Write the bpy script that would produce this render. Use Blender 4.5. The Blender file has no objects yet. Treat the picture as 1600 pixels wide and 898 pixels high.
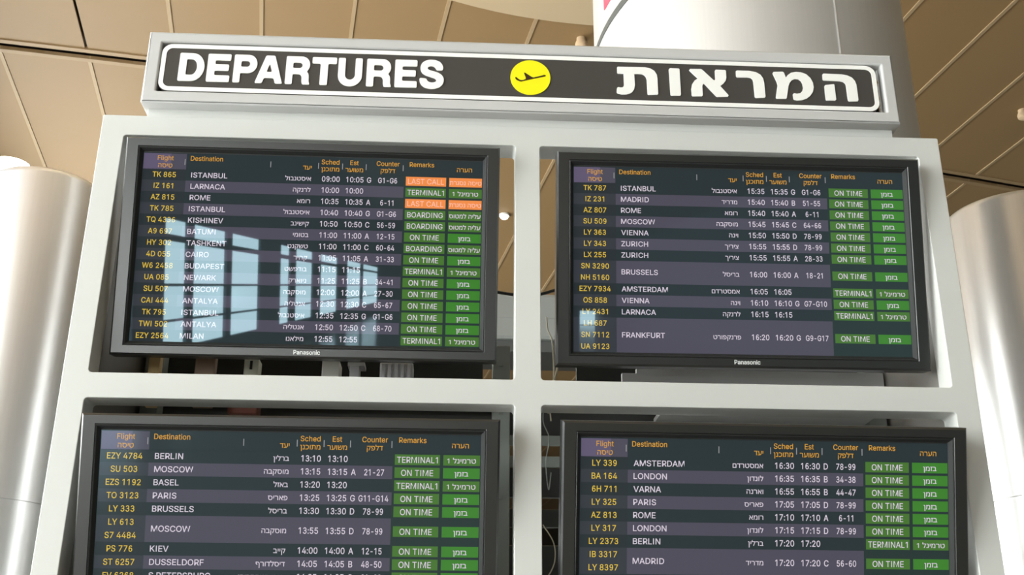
import bpy, bmesh, math, random
from mathutils import Vector, Matrix
random.seed(4)
S = bpy.context.scene
COL = S.collection

# ------------------------------------------------------------------ camera, world, exposure
cam_d = bpy.data.cameras.new('camera')
cam_d.sensor_fit = 'HORIZONTAL'
cam_d.sensor_width = 36.0
cam_d.lens = 38.818
cam_d.clip_end = 400
cam = bpy.data.objects.new('camera', cam_d)
COL.objects.link(cam)
_r = Vector((0.99873787, -0.05006696, 0.00399573))
_u = Vector((-0.02200634, -0.36469284, 0.9308678))
_f = Vector((0.04514851, 0.92978085, 0.36533434))
_m = Matrix.Identity(4)
for i in range(3):
    _m[i][0] = _r[i]; _m[i][1] = _u[i]; _m[i][2] = -_f[i]
_m[0][3], _m[1][3], _m[2][3] = -0.08936, -2.74181, 1.6
cam.matrix_world = _m
S.camera = cam

S.view_settings.view_transform = 'Standard'
S.view_settings.look = 'None'
S.view_settings.gamma = 1.0
S.view_settings.use_curve_mapping = False
S.view_settings.exposure = 0.0

wd = bpy.data.worlds.new('daylight')
wd.use_nodes = True
wd.node_tree.nodes['Background'].inputs[0].default_value = (0.75, 0.85, 1.0, 1)
wd.node_tree.nodes['Background'].inputs[1].default_value = 1.0
S.world = wd

SKY_PANE = 15.0       # daylight seen in the window panes
UPLIGHT = 260.0       # floodlights on the columns; the right one is unseen, added for the ceiling

# ------------------------------------------------------------------ helpers
def lin(c):
    c = c / 255.0
    return c / 12.92 if c <= 0.04045 else ((c + 0.055) / 1.055) ** 2.4

def rgb(r, g, b):
    return (lin(r), lin(g), lin(b), 1.0)

def mat(name, col, rough=0.5, metal=0.0, emit=None, es=1.0, noise=0.0, nscale=20.0, spec=0.5, coat=0.0, bump=0.0, bscale=200.0, stretch=None):
    m = bpy.data.materials.new(name)
    m.use_nodes = True
    nt = m.node_tree
    b = nt.nodes['Principled BSDF']
    b.inputs['Base Color'].default_value = col
    b.inputs['Roughness'].default_value = rough
    b.inputs['Metallic'].default_value = metal
    b.inputs['Specular IOR Level'].default_value = spec
    b.inputs['Coat Weight'].default_value = coat
    if emit:
        b.inputs['Emission Color'].default_value = emit
        b.inputs['Emission Strength'].default_value = es
    if noise or bump:
        tc = nt.nodes.new('ShaderNodeTexCoord')
        mp = nt.nodes.new('ShaderNodeMapping')
        if stretch:
            mp.inputs['Scale'].default_value = stretch
        nt.links.new(tc.outputs['Object'], mp.inputs['Vector'])
    if noise:
        n = nt.nodes.new('ShaderNodeTexNoise')
        n.inputs['Scale'].default_value = nscale
        n.inputs['Detail'].default_value = 4
        nt.links.new(mp.outputs['Vector'], n.inputs['Vector'])
        mx = nt.nodes.new('ShaderNodeMix'); mx.data_type = 'RGBA'
        mx.inputs[6].default_value = tuple(max(0, c * (1 - noise)) for c in col[:3]) + (1,)
        mx.inputs[7].default_value = tuple(min(1, c * (1 + noise)) for c in col[:3]) + (1,)
        nt.links.new(n.outputs['Fac'], mx.inputs[0])
        nt.links.new(mx.outputs[2], b.inputs['Base Color'])
    if bump:
        n2 = nt.nodes.new('ShaderNodeTexNoise')
        n2.inputs['Scale'].default_value = bscale
        nt.links.new(mp.outputs['Vector'], n2.inputs['Vector'])
        bp = nt.nodes.new('ShaderNodeBump')
        bp.inputs['Strength'].default_value = bump
        bp.inputs['Distance'].default_value = 0.002
        nt.links.new(n2.outputs['Fac'], bp.inputs['Height'])
        nt.links.new(bp.outputs['Normal'], b.inputs['Normal'])
    return m

def link(name, me, mats=(), parent=None, loc=(0, 0, 0), rot=(0, 0, 0)):
    o = bpy.data.objects.new(name, me)
    COL.objects.link(o)
    for m in (mats if isinstance(mats, (list, tuple)) else [mats]):
        me.materials.append(m)
    o.location = loc
    o.rotation_euler = rot
    if parent:
        o.parent = parent
    return o

def done(bm, name, mats, parent=None, loc=(0, 0, 0), rot=(0, 0, 0), smooth=False):
    bmesh.ops.recalc_face_normals(bm, faces=bm.faces[:])
    me = bpy.data.meshes.new(name)
    if smooth:
        for f in bm.faces:
            f.smooth = True
    bm.to_mesh(me)
    bm.free()
    if smooth:
        try:
            me.set_sharp_from_angle(angle=math.radians(35))
        except Exception:
            pass
    return link(name, me, mats, parent, loc, rot)

def box(bm, x0, x1, y0, y1, z0, z1, bev=0.0, mi=0):
    r = bmesh.ops.create_cube(bm, size=1.0)
    vs = r['verts']
    bmesh.ops.transform(bm, matrix=Matrix.Translation(((x0 + x1) / 2, (y0 + y1) / 2, (z0 + z1) / 2)) @ Matrix.Diagonal((x1 - x0, y1 - y0, z1 - z0, 1)), verts=vs)
    fs = set(f for v in vs for f in v.link_faces)
    for f in fs:
        f.material_index = mi
    if bev:
        es = list(set(e for v in vs for e in v.link_edges))
        bmesh.ops.bevel(bm, geom=es, offset=bev, segments=2, affect='EDGES', profile=0.5)

def lathe(bm, prof, seg=64, mi=0, cx=0.0, cy=0.0, a0=0.0, a1=2 * math.pi):
    full = abs(a1 - a0 - 2 * math.pi) < 1e-6
    n = seg if full else seg + 1
    rings = []
    for r, z in prof:
        if r < 1e-6:
            rings.append([bm.verts.new((cx, cy, z))])
        else:
            rings.append([bm.verts.new((cx + r * math.sin(a0 + (a1 - a0) * k / seg), cy - r * math.cos(a0 + (a1 - a0) * k / seg), z)) for k in range(n)])
    for a, b in zip(rings, rings[1:]):
        for k in range(seg):
            k2 = (k + 1) % n
            if len(a) == 1 and len(b) == 1:
                continue
            if len(a) == 1:
                f = bm.faces.new((a[0], b[k2], b[k]))
            elif len(b) == 1:
                f = bm.faces.new((a[k], a[k2], b[0]))
            else:
                f = bm.faces.new((a[k], a[k2], b[k2], b[k]))
            f.material_index = mi

def tube(bm, pts, rad, seg=8, mi=0):
    pts = [Vector(p) for p in pts]
    rings = []
    for i, p in enumerate(pts):
        d = (pts[min(i + 1, len(pts) - 1)] - pts[max(i - 1, 0)]).normalized()
        s = d.cross(Vector((0, 1, 0.13))).normalized()
        t = d.cross(s)
        rings.append([bm.verts.new(p + rad * (math.cos(2 * math.pi * k / seg) * s + math.sin(2 * math.pi * k / seg) * t)) for k in range(seg)])
    for a, b in zip(rings, rings[1:]):
        for k in range(seg):
            f = bm.faces.new((a[k], a[(k + 1) % seg], b[(k + 1) % seg], b[k]))
            f.material_index = mi
    bm.faces.new(rings[0][::-1]); bm.faces.new(rings[-1])

def curve_pts(ctrl, n=10):
    # Catmull-Rom through control points
    P = [Vector(c) for c in ctrl]
    P = [2 * P[0] - P[1]] + P + [2 * P[-1] - P[-2]]
    out = []
    for i in range(1, len(P) - 2):
        for k in range(n):
            t = k / n
            out.append(0.5 * ((2 * P[i]) + (P[i + 1] - P[i - 1]) * t + (2 * P[i - 1] - 5 * P[i] + 4 * P[i + 1] - P[i + 2]) * t * t + (3 * P[i] - P[i - 1] - 3 * P[i + 1] + P[i + 2]) * t ** 3))
    out.append(P[-2])
    return out

def rrect(x0, x1, z0, z1, r, n=6):
    pts = []
    for cx, cz, a in ((x1 - r, z1 - r, 0), (x0 + r, z1 - r, 90), (x0 + r, z0 + r, 180), (x1 - r, z0 + r, 270)):
        for k in range(n + 1):
            t = math.radians(a + 90 * k / n)
            pts.append((cx + r * math.cos(t), cz + r * math.sin(t)))
    return pts

def plate(name, loops, y0, y1, mats, parent=None, bevel=0.0, loc=(0, 0, 0)):
    """flat plate in the XZ plane, outlines in loops (first the outside, then holes), from y0 to y1"""
    cu = bpy.data.curves.new(name, 'CURVE')
    cu.dimensions = '2D'
    cu.fill_mode = 'BOTH'
    cu.extrude = abs(y1 - y0) / 2 - bevel
    cu.bevel_depth = bevel
    cu.bevel_resolution = 2
    cu.offset = -bevel
    for lp in loops:
        sp = cu.splines.new('POLY')
        sp.points.add(len(lp) - 1)
        for p, (x, z) in zip(sp.points, lp):
            p.co = (x, z, 0, 1)
        sp.use_cyclic_u = True
    tmp = bpy.data.objects.new(name, cu)
    me = bpy.data.meshes.new_from_object(tmp)
    bpy.data.objects.remove(tmp)
    M = Matrix(((1, 0, 0, 0), (0, 0, -1, (y0 + y1) / 2), (0, 1, 0, 0), (0, 0, 0, 1)))
    me.transform(M)
    me.materials.clear()
    return link(name, me, mats, parent, loc)

# letter outlines: advance width and closed outlines, in thousandths of the type size
GLYPH = {
    'A': (480, [[16,0,201,509,276,509,463,0,395,0,287,302,264,372,232,478,245,478,213,371,191,302,85,0],[110,142,110,199,370,199,370,142]]),
    'B': (456, [[60,0,60,509,241,509,289,504,329,491,359,469,381,442,394,410,398,374,395,344,387,320,356,286,315,267,315,262,339,257,363,245,385,227,402,203,414,173,418,136,413,100,400,67,377,39,344,18,301,4,247,0],[125,57,245,57,296,63,330,80,349,105,355,137,352,161,342,184,327,203,306,218,279,228,248,231,125,231],[125,285,238,285,288,296,308,309,323,326,333,348,336,372,330,403,313,429,283,446,240,452,125,452]]),
    'C': (510, [[267,-7,235,-5,205,1,177,11,150,25,126,42,104,63,86,88,70,115,57,146,48,179,42,215,40,254,42,293,48,329,57,362,70,393,86,421,104,445,126,466,150,484,177,498,205,508,235,514,267,516,340,504,373,490,402,471,427,447,448,418,463,385,473,348,408,348,389,395,357,428,315,449,267,456,223,450,184,432,150,403,125,364,109,314,103,254,109,194,125,145,151,105,184,76,223,59,267,53,315,60,357,81,389,114,408,160,473,160,463,124,448,91,428,62,402,38,373,19,341,5,305,-4]]),
    'D': (502, [[219,0,96,0,96,57,215,57,272,63,318,81,354,110,379,149,394,198,399,255,394,312,379,361,354,399,320,428,275,446,221,452,93,452,93,509,225,509,261,507,294,501,325,492,353,478,399,441,433,391,446,361,455,329,460,293,462,255,460,217,455,181,446,149,433,119,417,92,398,68,376,48,351,31,322,17,291,8,256,2],[125,509,125,0,60,0,60,509]]),
    'E': (419, [[60,0,60,509,372,509,372,452,125,452,125,286,355,286,355,229,125,229,125,57,375,57,375,0]]),
    'F': (410, [[60,0,60,509,369,509,369,452,125,452,125,278,346,278,346,221,125,221,125,0]]),
    'G': (520, [[269,-7,236,-5,205,1,176,11,149,25,125,43,104,64,85,88,69,116,57,146,47,179,42,215,40,254,42,293,47,329,57,362,69,393,85,421,103,445,125,466,149,484,175,498,203,508,233,514,265,516,304,513,340,504,374,489,403,469,429,445,449,416,465,384,474,349,408,349,387,393,356,427,315,448,265,456,222,450,183,432,150,404,125,364,109,314,103,254,109,194,125,145,151,105,184,76,224,59,269,53,309,57,345,71,374,93,396,123,410,160,415,202,434,199,283,199,283,256,478,256,478,200,471,141,451,91,419,50,377,19,326,0]]),
    'H': (517, [[60,0,60,509,125,509,125,289,392,289,392,509,457,509,457,0,392,0,392,232,125,232,125,0]]),
    'I': (240, [[88,0,153,0,153,509,88,509]]),
    'K': (467, [[104,145,104,216,139,261,174,303,212,344,364,509,448,509,231,276,228,276],[60,0,60,509,125,509,125,334,124,225,125,193,125,0],[372,0,188,259,228,309,449,0]]),
    'L': (393, [[60,0,60,509,125,509,125,57,361,57,361,0]]),
    'M': (628, [[60,0,60,509,152,509,277,187,287,159,299,123,311,84,322,49,307,49,318,83,330,121,342,158,352,187,476,509,568,509,568,0,504,0,504,291,504,327,505,369,506,413,507,457,513,457,498,409,482,363,467,322,456,291,342,0,286,0,170,291,159,321,145,361,129,408,112,457,119,457,120,416,121,372,122,328,122,291,122,0]]),
    'N': (523, [[60,0,60,509,136,509,343,183,363,151,388,107,414,55,405,54,401,108,399,157,399,195,399,509,463,509,463,0,387,0,202,290,177,331,148,381,108,452,119,454,122,384,124,328,125,291,125,0]]),
    'O': (533, [[267,-7,235,-5,205,1,177,11,150,25,126,42,105,63,86,88,70,115,57,146,48,179,42,215,40,254,42,293,48,329,57,362,70,393,86,421,105,445,126,466,150,484,177,498,205,508,235,514,267,516,299,514,329,508,357,498,384,484,408,466,429,445,448,421,464,393,477,362,486,329,491,293,493,254,491,215,486,179,477,146,464,115,448,88,429,63,408,42,384,25,357,11,329,1,299,-5],[267,53,310,59,349,76,383,105,408,144,425,194,430,254,425,314,408,365,383,404,349,433,310,450,267,456,223,450,184,433,151,404,125,364,109,314,103,254,109,194,125,144,151,105,184,76,223,59]]),
    'P': (445, [[60,0,60,509,235,509,289,503,332,487,366,462,390,430,404,391,409,348,404,304,390,265,366,233,332,207,289,191,235,186,109,186,109,242,233,242,269,246,297,256,318,272,333,294,342,319,344,348,342,376,333,402,318,423,297,439,268,449,232,452,125,452,125,0]]),
    'Q': (533, [[245,159,313,159,369,85,384,65,468,-48,401,-48,346,27,331,46],[267,-7,235,-5,205,1,177,11,150,25,126,42,105,63,86,88,70,115,57,146,48,179,42,215,40,254,42,293,48,329,57,362,70,393,86,421,105,445,126,466,150,484,177,498,205,508,235,514,267,516,299,514,329,508,357,498,384,484,408,466,429,445,448,421,464,393,477,362,486,329,491,293,493,254,491,215,486,179,477,146,464,115,448,88,429,63,408,42,384,25,357,11,329,1,299,-5],[267,53,310,59,349,76,383,105,408,144,425,194,430,254,425,314,408,365,383,404,349,433,310,450,267,456,223,450,184,433,151,404,125,364,109,314,103,254,109,194,125,144,151,105,184,76,223,59]]),
    'R': (449, [[60,0,60,509,236,509,290,504,333,489,367,465,390,433,405,395,409,352,405,309,390,271,367,240,333,217,289,203,236,198,96,198,96,255,234,255,269,258,298,267,319,281,334,300,342,324,345,352,342,380,334,405,319,425,298,440,269,449,233,452,125,452,125,0],[353,0,230,229,303,229,428,0]]),
    'S': (447, [[224,-9,172,-4,128,9,91,31,64,60,46,96,38,137,104,137,110,110,123,88,142,71,166,59,224,49,257,52,286,60,311,74,329,92,341,114,346,139,342,161,332,179,296,205,245,222,184,239,128,260,86,289,60,326,52,372,58,413,75,448,102,476,138,498,180,511,227,516,275,511,316,498,351,476,377,449,394,415,401,378,337,378,326,412,302,437,267,453,225,459,194,456,167,448,145,435,129,418,118,398,115,376,119,352,131,334,169,308,212,293,264,279,312,264,359,238,395,198,405,171,408,139,403,99,386,64,360,34,323,11,278,-4]]),
    'T': (449, [[32,452,32,509,417,509,417,452,257,452,257,0,193,0,193,452]]),
    'U': (517, [[259,-8,203,-2,154,15,114,43,85,80,66,124,60,173,60,509,124,509,124,178,128,144,141,113,160,87,187,68,220,56,259,52,298,56,331,68,357,87,377,113,389,144,393,178,393,509,457,509,457,173,451,124,433,80,403,43,363,15,315,-2]]),
    'V': (480, [[204,0,16,509,84,509,192,206,215,137,248,31,235,31,267,138,290,206,395,509,463,509,278,0]]),
    'W': (686, [[155,0,16,509,82,509,163,196,175,145,187,94,197,40,189,40,200,94,211,145,224,196,306,509,380,509,462,196,474,145,486,94,497,40,488,40,499,94,510,145,523,196,603,509,670,509,530,0,455,0,368,323,351,391,336,475,350,475,335,395,318,323,230,0]]),
    'X': (474, [[18,0,217,284,217,236,29,509,104,509,178,400,204,361,223,329,243,292,232,292,252,329,272,361,298,400,374,509,446,509,259,239,259,287,456,0,382,0,292,129,268,165,250,195,230,231,244,231,225,196,206,166,182,129,91,0]]),
    'Y': (472, [[203,0,203,208,16,509,91,509,192,344,222,292,250,230,224,230,251,293,280,344,381,509,455,509,268,208,268,0]]),
    'Z': (438, [[42,0,42,46,273,385,306,431,341,476,348,454,285,452,223,452,40,452,40,509,397,509,397,462,169,129,134,81,97,33,90,54,152,57,214,57,399,57,399,0]]),
    '0': (453, [[227,-7,174,1,130,24,95,62,69,113,60,144,53,178,49,214,48,254,49,294,53,330,60,364,69,395,95,447,130,484,174,508,227,516,279,508,323,484,358,447,384,395,393,364,400,330,404,294,405,254,404,214,400,178,393,144,384,113,359,62,323,24,279,1],[227,50,261,56,290,74,313,103,330,144,340,194,344,254,340,314,330,365,313,405,290,435,261,453,227,460,192,453,163,435,140,405,123,365,113,314,109,254,113,194,123,144,140,103,163,74,192,56]]),
    '1': (453, [[276,509,276,0,212,0,212,448,209,448,86,358,86,427,198,509]]),
    '2': (453, [[64,0,64,47,234,229,282,282,311,327,320,371,317,397,308,419,293,436,273,449,224,460,196,457,172,447,153,433,139,413,130,390,127,362,66,362,71,405,86,442,111,473,143,496,182,511,225,516,268,511,306,497,337,474,361,445,376,411,381,372,371,318,336,259,267,180,153,60,153,57,389,57,389,0]]),
    '3': (453, [[133,393,143,417,161,437,183,452,208,458,234,457,259,449,280,433,296,412,304,387,305,360,299,334,285,312,265,295,241,284,257,228,299,246,333,274,357,311,369,354,367,397,352,439,325,474,289,500,246,514,201,516,157,505,119,481,89,448,71,408],[247,242,273,232,296,216,313,195,323,171,326,145,321,120,310,96,292,76,268,62,242,53,214,51,186,56,161,68,140,85,124,107,116,131,53,121,66,82,91,47,125,20,165,1,210,-7,255,-4,298,10,335,34,364,65,383,103,390,144,385,185,369,223,342,256,306,282,264,298],[160,236,250,236,250,293,160,293]]),
    '4': (453, [[40,105,40,158,247,509,311,509,109,166,109,163,413,163,413,105],[282,0,282,121,282,146,282,318,343,318,343,0]]),
    '5': (453, [[221,-7,178,-2,140,11,108,32,83,60,66,93,60,130,122,130,127,108,138,89,173,60,221,50,250,53,276,64,298,82,314,104,324,131,328,162,324,193,314,221,297,244,275,262,248,273,218,277,167,268,128,246,67,253,96,509,366,509,366,452,151,452,134,301,136,301,178,325,229,334,263,330,294,321,321,306,345,285,364,260,379,231,388,199,391,163,385,117,369,76,343,41,309,15,268,-1]]),
    '6': (455, [[390,160,385,203,369,244,344,278,311,305,273,321,232,327,191,321,153,305,120,278,95,244,79,203,74,160,79,117,95,76,120,42,153,15,191,-1,232,-7,273,-1,311,15,344,42,369,76,385,117],[325,131,315,104,300,82,280,64,257,53,232,49,207,53,184,64,164,82,149,104,139,131,136,160,139,189,149,216,164,238,184,256,207,267,232,271,257,267,280,256,300,238,315,216,325,189,328,160],[365,448,341,476,313,497,284,511,253,517,222,515,192,505,163,488,137,463,114,433,94,396,80,356,70,312,65,267,66,221,72,176,83,133,139,158,132,191,128,227,127,263,130,299,137,334,146,366,159,394,174,419,191,438,210,452,230,459,250,461,270,456,290,445,308,429,324,407]]),
    '7': (453, [[97,0,323,448,323,452,62,452,62,509,391,509,391,449,165,0]]),
    '8': (453, [[226,-7,178,-2,136,11,101,33,74,62,57,96,52,135,55,166,65,195,81,220,101,241,125,256,153,265,153,267,119,282,93,308,76,342,70,380,75,417,90,450,114,477,146,498,184,511,226,516,269,511,306,498,337,477,361,450,377,417,382,380,376,342,359,308,333,282,300,267,300,265,327,256,351,241,372,220,387,195,397,166,401,135,395,96,378,62,352,33,317,11,275,-2],[226,49,258,52,285,60,307,74,323,91,333,113,337,139,333,165,322,189,305,208,283,223,256,232,226,235,196,232,169,223,147,208,130,189,119,165,115,139,119,113,129,91,145,74,167,60,195,52],[226,290,274,300,293,313,307,330,316,351,319,376,316,399,308,420,294,437,275,449,226,460,177,449,159,437,145,420,136,399,133,376,136,351,145,330,159,313,178,300]]),
    '9': (455, [[70,349,75,306,91,266,116,231,149,204,187,188,228,182,269,188,307,204,340,231,365,266,381,306,386,349,381,392,365,432,340,467,307,494,269,510,228,516,187,510,149,494,116,467,91,433,75,392],[135,378,145,405,160,427,180,445,203,456,228,460,253,456,276,445,296,427,311,404,321,378,324,349,321,320,311,294,296,271,276,253,253,242,228,238,203,242,180,253,160,271,145,294,135,320,132,349],[95,61,119,33,147,12,176,-2,207,-8,238,-6,268,4,297,21,323,46,346,76,366,113,380,153,390,197,395,242,394,288,388,333,377,376,321,351,328,318,332,282,333,246,330,210,323,175,314,143,301,115,286,90,269,71,250,57,230,50,210,48,190,53,170,64,152,80,136,102]]),
    ':': (188, [[95,-4,78,-1,63,9,53,24,50,41,53,59,63,73,78,83,95,87,113,83,128,73,138,59,141,41,138,24,128,9,113,-1],[95,271,78,274,63,284,53,299,50,316,53,334,63,349,78,359,95,362,113,359,128,349,138,334,141,316,138,299,128,284,113,274]]),
    '-': (453, [[337,244,337,188,114,188,114,244]]),
    '.': (188, [[95,-4,78,-1,63,9,53,24,50,41,53,59,63,73,78,83,95,87,113,83,128,73,138,59,141,41,138,24,128,9,113,-1]]),
    'l': (189, [[139,-2,101,3,74,20,58,47,53,84,53,509,114,509,114,99,120,62,130,54,146,52,160,53,170,54,181,3,162,-1]]),
    'i': (167, [[53,0,53,379,114,379,114,0],[84,443,67,446,54,455,44,468,41,483,44,499,54,512,67,521,84,524,100,521,114,512,123,499,126,483,123,468,114,455,100,446]]),
    'g': (425, [[207,-151,168,-148,134,-140,82,-110,51,-69,101,-41,122,-66,154,-88,207,-97,249,-92,282,-75,304,-47,311,-6,311,68,306,68,287,41,252,16,227,8,195,5,152,10,113,27,80,53,55,90,39,136,34,191,39,246,55,293,80,332,112,361,152,378,196,384,228,382,253,373,288,346,308,319,313,319,313,379,372,379,372,-9,367,-54,350,-90,324,-117,291,-136,251,-147],[205,59,237,63,264,75,285,95,300,121,309,154,312,193,309,231,300,264,285,291,264,312,237,325,205,330,172,325,145,312,124,290,109,262,99,229,96,193,99,155,109,123,124,96,145,76,172,63]]),
    'h': (410, [[114,227,114,0,53,0,53,509,114,509,114,287,102,287,124,332,152,362,187,379,227,384,264,380,295,369,321,349,341,321,353,285,357,240,357,0,296,0,296,235,290,275,273,304,246,323,210,329,184,326,161,317,141,303,126,283,117,257]]),
    't': (227, [[204,379,204,327,6,327,6,379],[65,471,126,471,126,98,128,76,136,61,150,53,170,50,185,51,202,54,213,2,192,-3,168,-4,125,2,92,21,72,52,65,93]]),
    'd': (424, [[195,-8,151,-2,111,16,79,45,55,84,39,133,34,189,39,245,55,293,79,332,112,361,151,378,196,384,228,381,253,373,287,346,306,319,311,319,311,509,372,509,372,0,313,0,313,59,307,59,287,31,252,4,227,-5],[205,47,236,51,263,65,284,86,299,115,309,150,312,189,309,229,300,263,284,291,263,312,237,325,205,330,172,325,145,311,124,290,108,261,99,227,96,189,99,151,109,117,124,88,145,66,172,51]]),
    'e': (404, [[212,-8,161,-2,117,16,82,46,56,85,40,132,34,187,39,242,55,290,81,329,115,359,157,378,205,384,266,374,294,361,319,341,341,315,357,282,368,242,371,194,371,169,75,169,75,221,338,221,310,202,307,237,298,269,283,294,263,314,237,326,205,330,173,326,146,313,125,294,109,270,99,241,96,211,96,178,100,139,110,106,128,80,151,61,179,50,212,46,254,53,285,73,306,105,365,91,353,63,335,39,311,19,283,4,249,-5]]),
    's': (365, [[182,-8,145,-5,112,3,84,18,62,38,45,63,36,94,94,107,105,79,124,60,150,49,181,45,217,50,244,62,262,81,268,103,265,121,254,136,237,147,212,155,149,170,104,186,72,208,53,237,47,274,51,305,65,332,87,354,115,370,149,381,187,384,223,381,254,372,279,358,299,339,324,290,268,277,258,298,243,316,219,328,187,333,156,329,131,317,114,299,109,277,112,258,124,243,172,223,229,209,275,194,306,171,325,142,331,107,326,75,312,47,290,24,260,6,223,-5]]),
    'n': (410, [[114,227,114,0,53,0,53,379,112,379,112,287,102,287,124,332,152,362,187,379,227,384,264,380,295,369,321,349,341,321,353,285,357,240,357,0,296,0,296,235,290,275,273,304,246,323,210,329,184,326,161,317,141,303,126,283,117,257]]),
    'a': (389, [[160,-9,126,-5,94,5,68,22,48,45,35,73,30,108,34,138,43,161,58,179,78,193,125,211,178,220,234,227,265,235,273,243,276,255,276,257,267,297,240,322,196,331,149,322,118,301,100,274,41,291,57,322,79,346,104,364,133,375,194,384,239,379,286,360,306,343,322,320,333,290,337,251,337,0,277,0,277,52,272,52,252,25,215,1],[170,45,202,49,228,59,248,74,263,93,272,115,276,138,276,190,259,182,231,176,200,171,175,168,134,159,103,139,95,124,92,105,102,72,130,52]]),
    'o': (415, [[207,-8,159,-2,117,16,82,46,56,85,40,133,34,187,40,243,56,291,82,330,117,360,159,378,207,384,256,378,299,360,333,330,359,291,376,243,381,187,376,133,359,85,333,46,299,16,256,-2],[207,46,242,51,270,66,292,89,307,117,316,151,319,187,316,224,307,258,292,287,270,310,242,325,207,330,173,325,145,310,124,287,108,258,99,224,96,187,99,151,108,117,124,89,145,66,173,51]]),
    'c': (396, [[207,-8,159,-2,117,16,82,46,56,85,40,133,34,187,40,243,56,291,82,330,117,360,159,378,207,384,260,377,305,356,340,322,362,277,303,262,290,289,270,311,242,325,207,330,173,325,145,310,124,287,108,258,99,224,96,187,99,151,108,117,124,89,145,66,173,51,207,46,243,52,271,66,292,89,304,117,363,102,341,56,306,21,261,-1]]),
    'u': (410, [[182,-5,146,-1,115,11,89,31,69,59,57,95,53,139,53,379,114,379,114,144,119,105,137,75,164,56,200,50,226,53,249,62,268,77,283,97,293,122,296,153,296,379,357,379,357,0,298,0,298,92,307,92,286,47,257,17,222,0]]),
    'k': (381, [[110,137,110,212,121,212,284,379,360,379,184,199,177,199],[53,0,53,509,114,509,114,0],[294,0,148,186,191,229,372,0]]),
    'r': (259, [[53,0,53,379,112,379,112,321,115,321,130,347,152,367,181,380,213,385,229,384,243,384,243,322,230,324,207,326,182,323,159,315,140,301,126,284,117,262,114,237,114,0]]),
    'm': (610, [[53,0,53,379,112,379,112,295,108,295,118,323,132,346,172,376,219,386,257,380,287,361,309,331,321,295,312,295,322,321,337,343,381,375,437,386,468,383,497,372,522,354,541,328,553,296,557,255,557,0,496,0,496,254,490,289,473,313,447,326,419,330,395,328,374,320,345,290,335,247,335,0,274,0,274,260,269,288,253,311,229,326,199,330,158,320,140,307,126,289,117,266,114,238,114,0]]),
    'א': (486, [[361,0,155,306,40,475,125,475,318,188,446,0],[45,0,45,127,49,182,61,229,80,268,105,299,138,323,176,339,197,285,173,273,153,256,137,233,126,205,117,132,117,0],[309,148,285,200,309,213,328,230,343,253,354,281,362,353,362,475,435,475,435,358,431,304,420,258,402,219,377,188,346,165]]),
    'ב': (435, [[280,0,280,309,274,356,255,387,225,403,186,408,24,408,24,475,191,475,229,472,262,466,290,454,312,439,330,418,342,392,350,360,352,323,352,0],[24,0,24,67,415,67,415,0]]),
    'ג': (278, [[12,-8,12,69,69,97,114,137,136,168,153,202,163,238,166,274,166,357,163,381,154,397,140,405,119,408,43,408,43,475,140,475,179,469,210,450,231,416,237,366,237,144,254,0,195,0,172,132,169,132,132,80,91,40,49,11]]),
    'ד': (419, [[254,0,254,436,326,436,326,0],[8,408,8,475,399,475,399,408]]),
    'ה': (523, [[387,0,387,309,380,356,362,387,332,403,293,408,68,408,68,475,298,475,336,472,369,466,397,454,419,439,436,418,449,392,456,360,459,323,459,0],[68,0,68,284,140,284,140,0]]),
    'ו': (209, [[68,0,68,475,140,475,140,0]]),
    'ז': (241, [[79,0,79,280,82,315,90,344,115,384,140,406,140,408,20,408,20,475,221,475,221,414,196,395,166,356,155,327,152,289,152,0]]),
    'ח': (539, [[314,475,352,472,385,466,413,454,435,439,452,418,465,392,472,360,475,323,475,0,403,0,403,309,396,356,378,387,348,403,309,408,140,408,140,0,68,0,68,475]]),
    'ט': (540, [[277,-10,229,-7,187,3,150,21,119,46,94,80,75,123,64,175,60,237,60,475,132,475,132,237,136,184,148,139,168,102,196,75,232,58,278,52,324,58,361,75,389,102,409,139,420,184,424,237,423,300,415,357,406,381,393,399,374,411,348,415,302,408,256,390,256,459,297,474,356,483,401,478,435,464,460,441,478,411,496,333,500,237,499,199,494,164,485,132,473,103,440,54,396,18,370,6,341,-3,310,-9]]),
    'י': (188, [[60,171,60,475,132,475,132,243,96,171]]),
    'ך': (437, [[306,-192,306,232,302,282,291,322,274,353,251,375,223,391,192,401,120,408,12,408,12,475,130,475,181,472,229,463,271,447,308,423,339,390,362,348,376,296,381,232,381,-192]]),
    'כ': (433, [[24,0,24,67,178,67,241,78,285,114,299,140,310,169,316,201,318,237,316,277,308,311,296,340,278,364,256,384,228,397,196,405,158,408,24,408,24,475,166,475,218,470,264,457,303,437,335,409,360,375,379,335,389,290,393,240,391,207,387,176,379,146,368,118,338,69,296,32,271,18,243,8,212,2,178,0]]),
    'ל': (409, [[84,475,381,475,381,420,231,0,155,0,306,408,12,408,12,609,84,609]]),
    'ם': (523, [[56,0,56,475,298,475,336,472,369,466,397,454,419,439,436,418,449,392,456,360,459,323,459,0],[128,67,387,67,387,309,380,356,362,387,332,403,293,408,128,408]]),
    'מ': (517, [[281,484,332,479,374,464,408,439,433,406,448,367,453,322,453,0,245,0,245,67,381,67,381,310,375,355,356,391,323,413,276,421,237,416,206,402,180,378,162,347,148,308,140,262,112,0,40,0,76,329,44,475,116,475,130,407,132,407,156,436,186,461,227,478]]),
    'ן': (236, [[99,-192,99,357,97,381,88,397,73,405,53,408,16,408,16,475,74,475,113,469,144,450,165,416,172,366,172,-192]]),
    'נ': (318, [[24,0,24,67,182,67,182,357,179,381,170,397,156,405,136,408,51,408,51,475,156,475,195,469,227,450,247,416,254,366,254,0]]),
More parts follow.
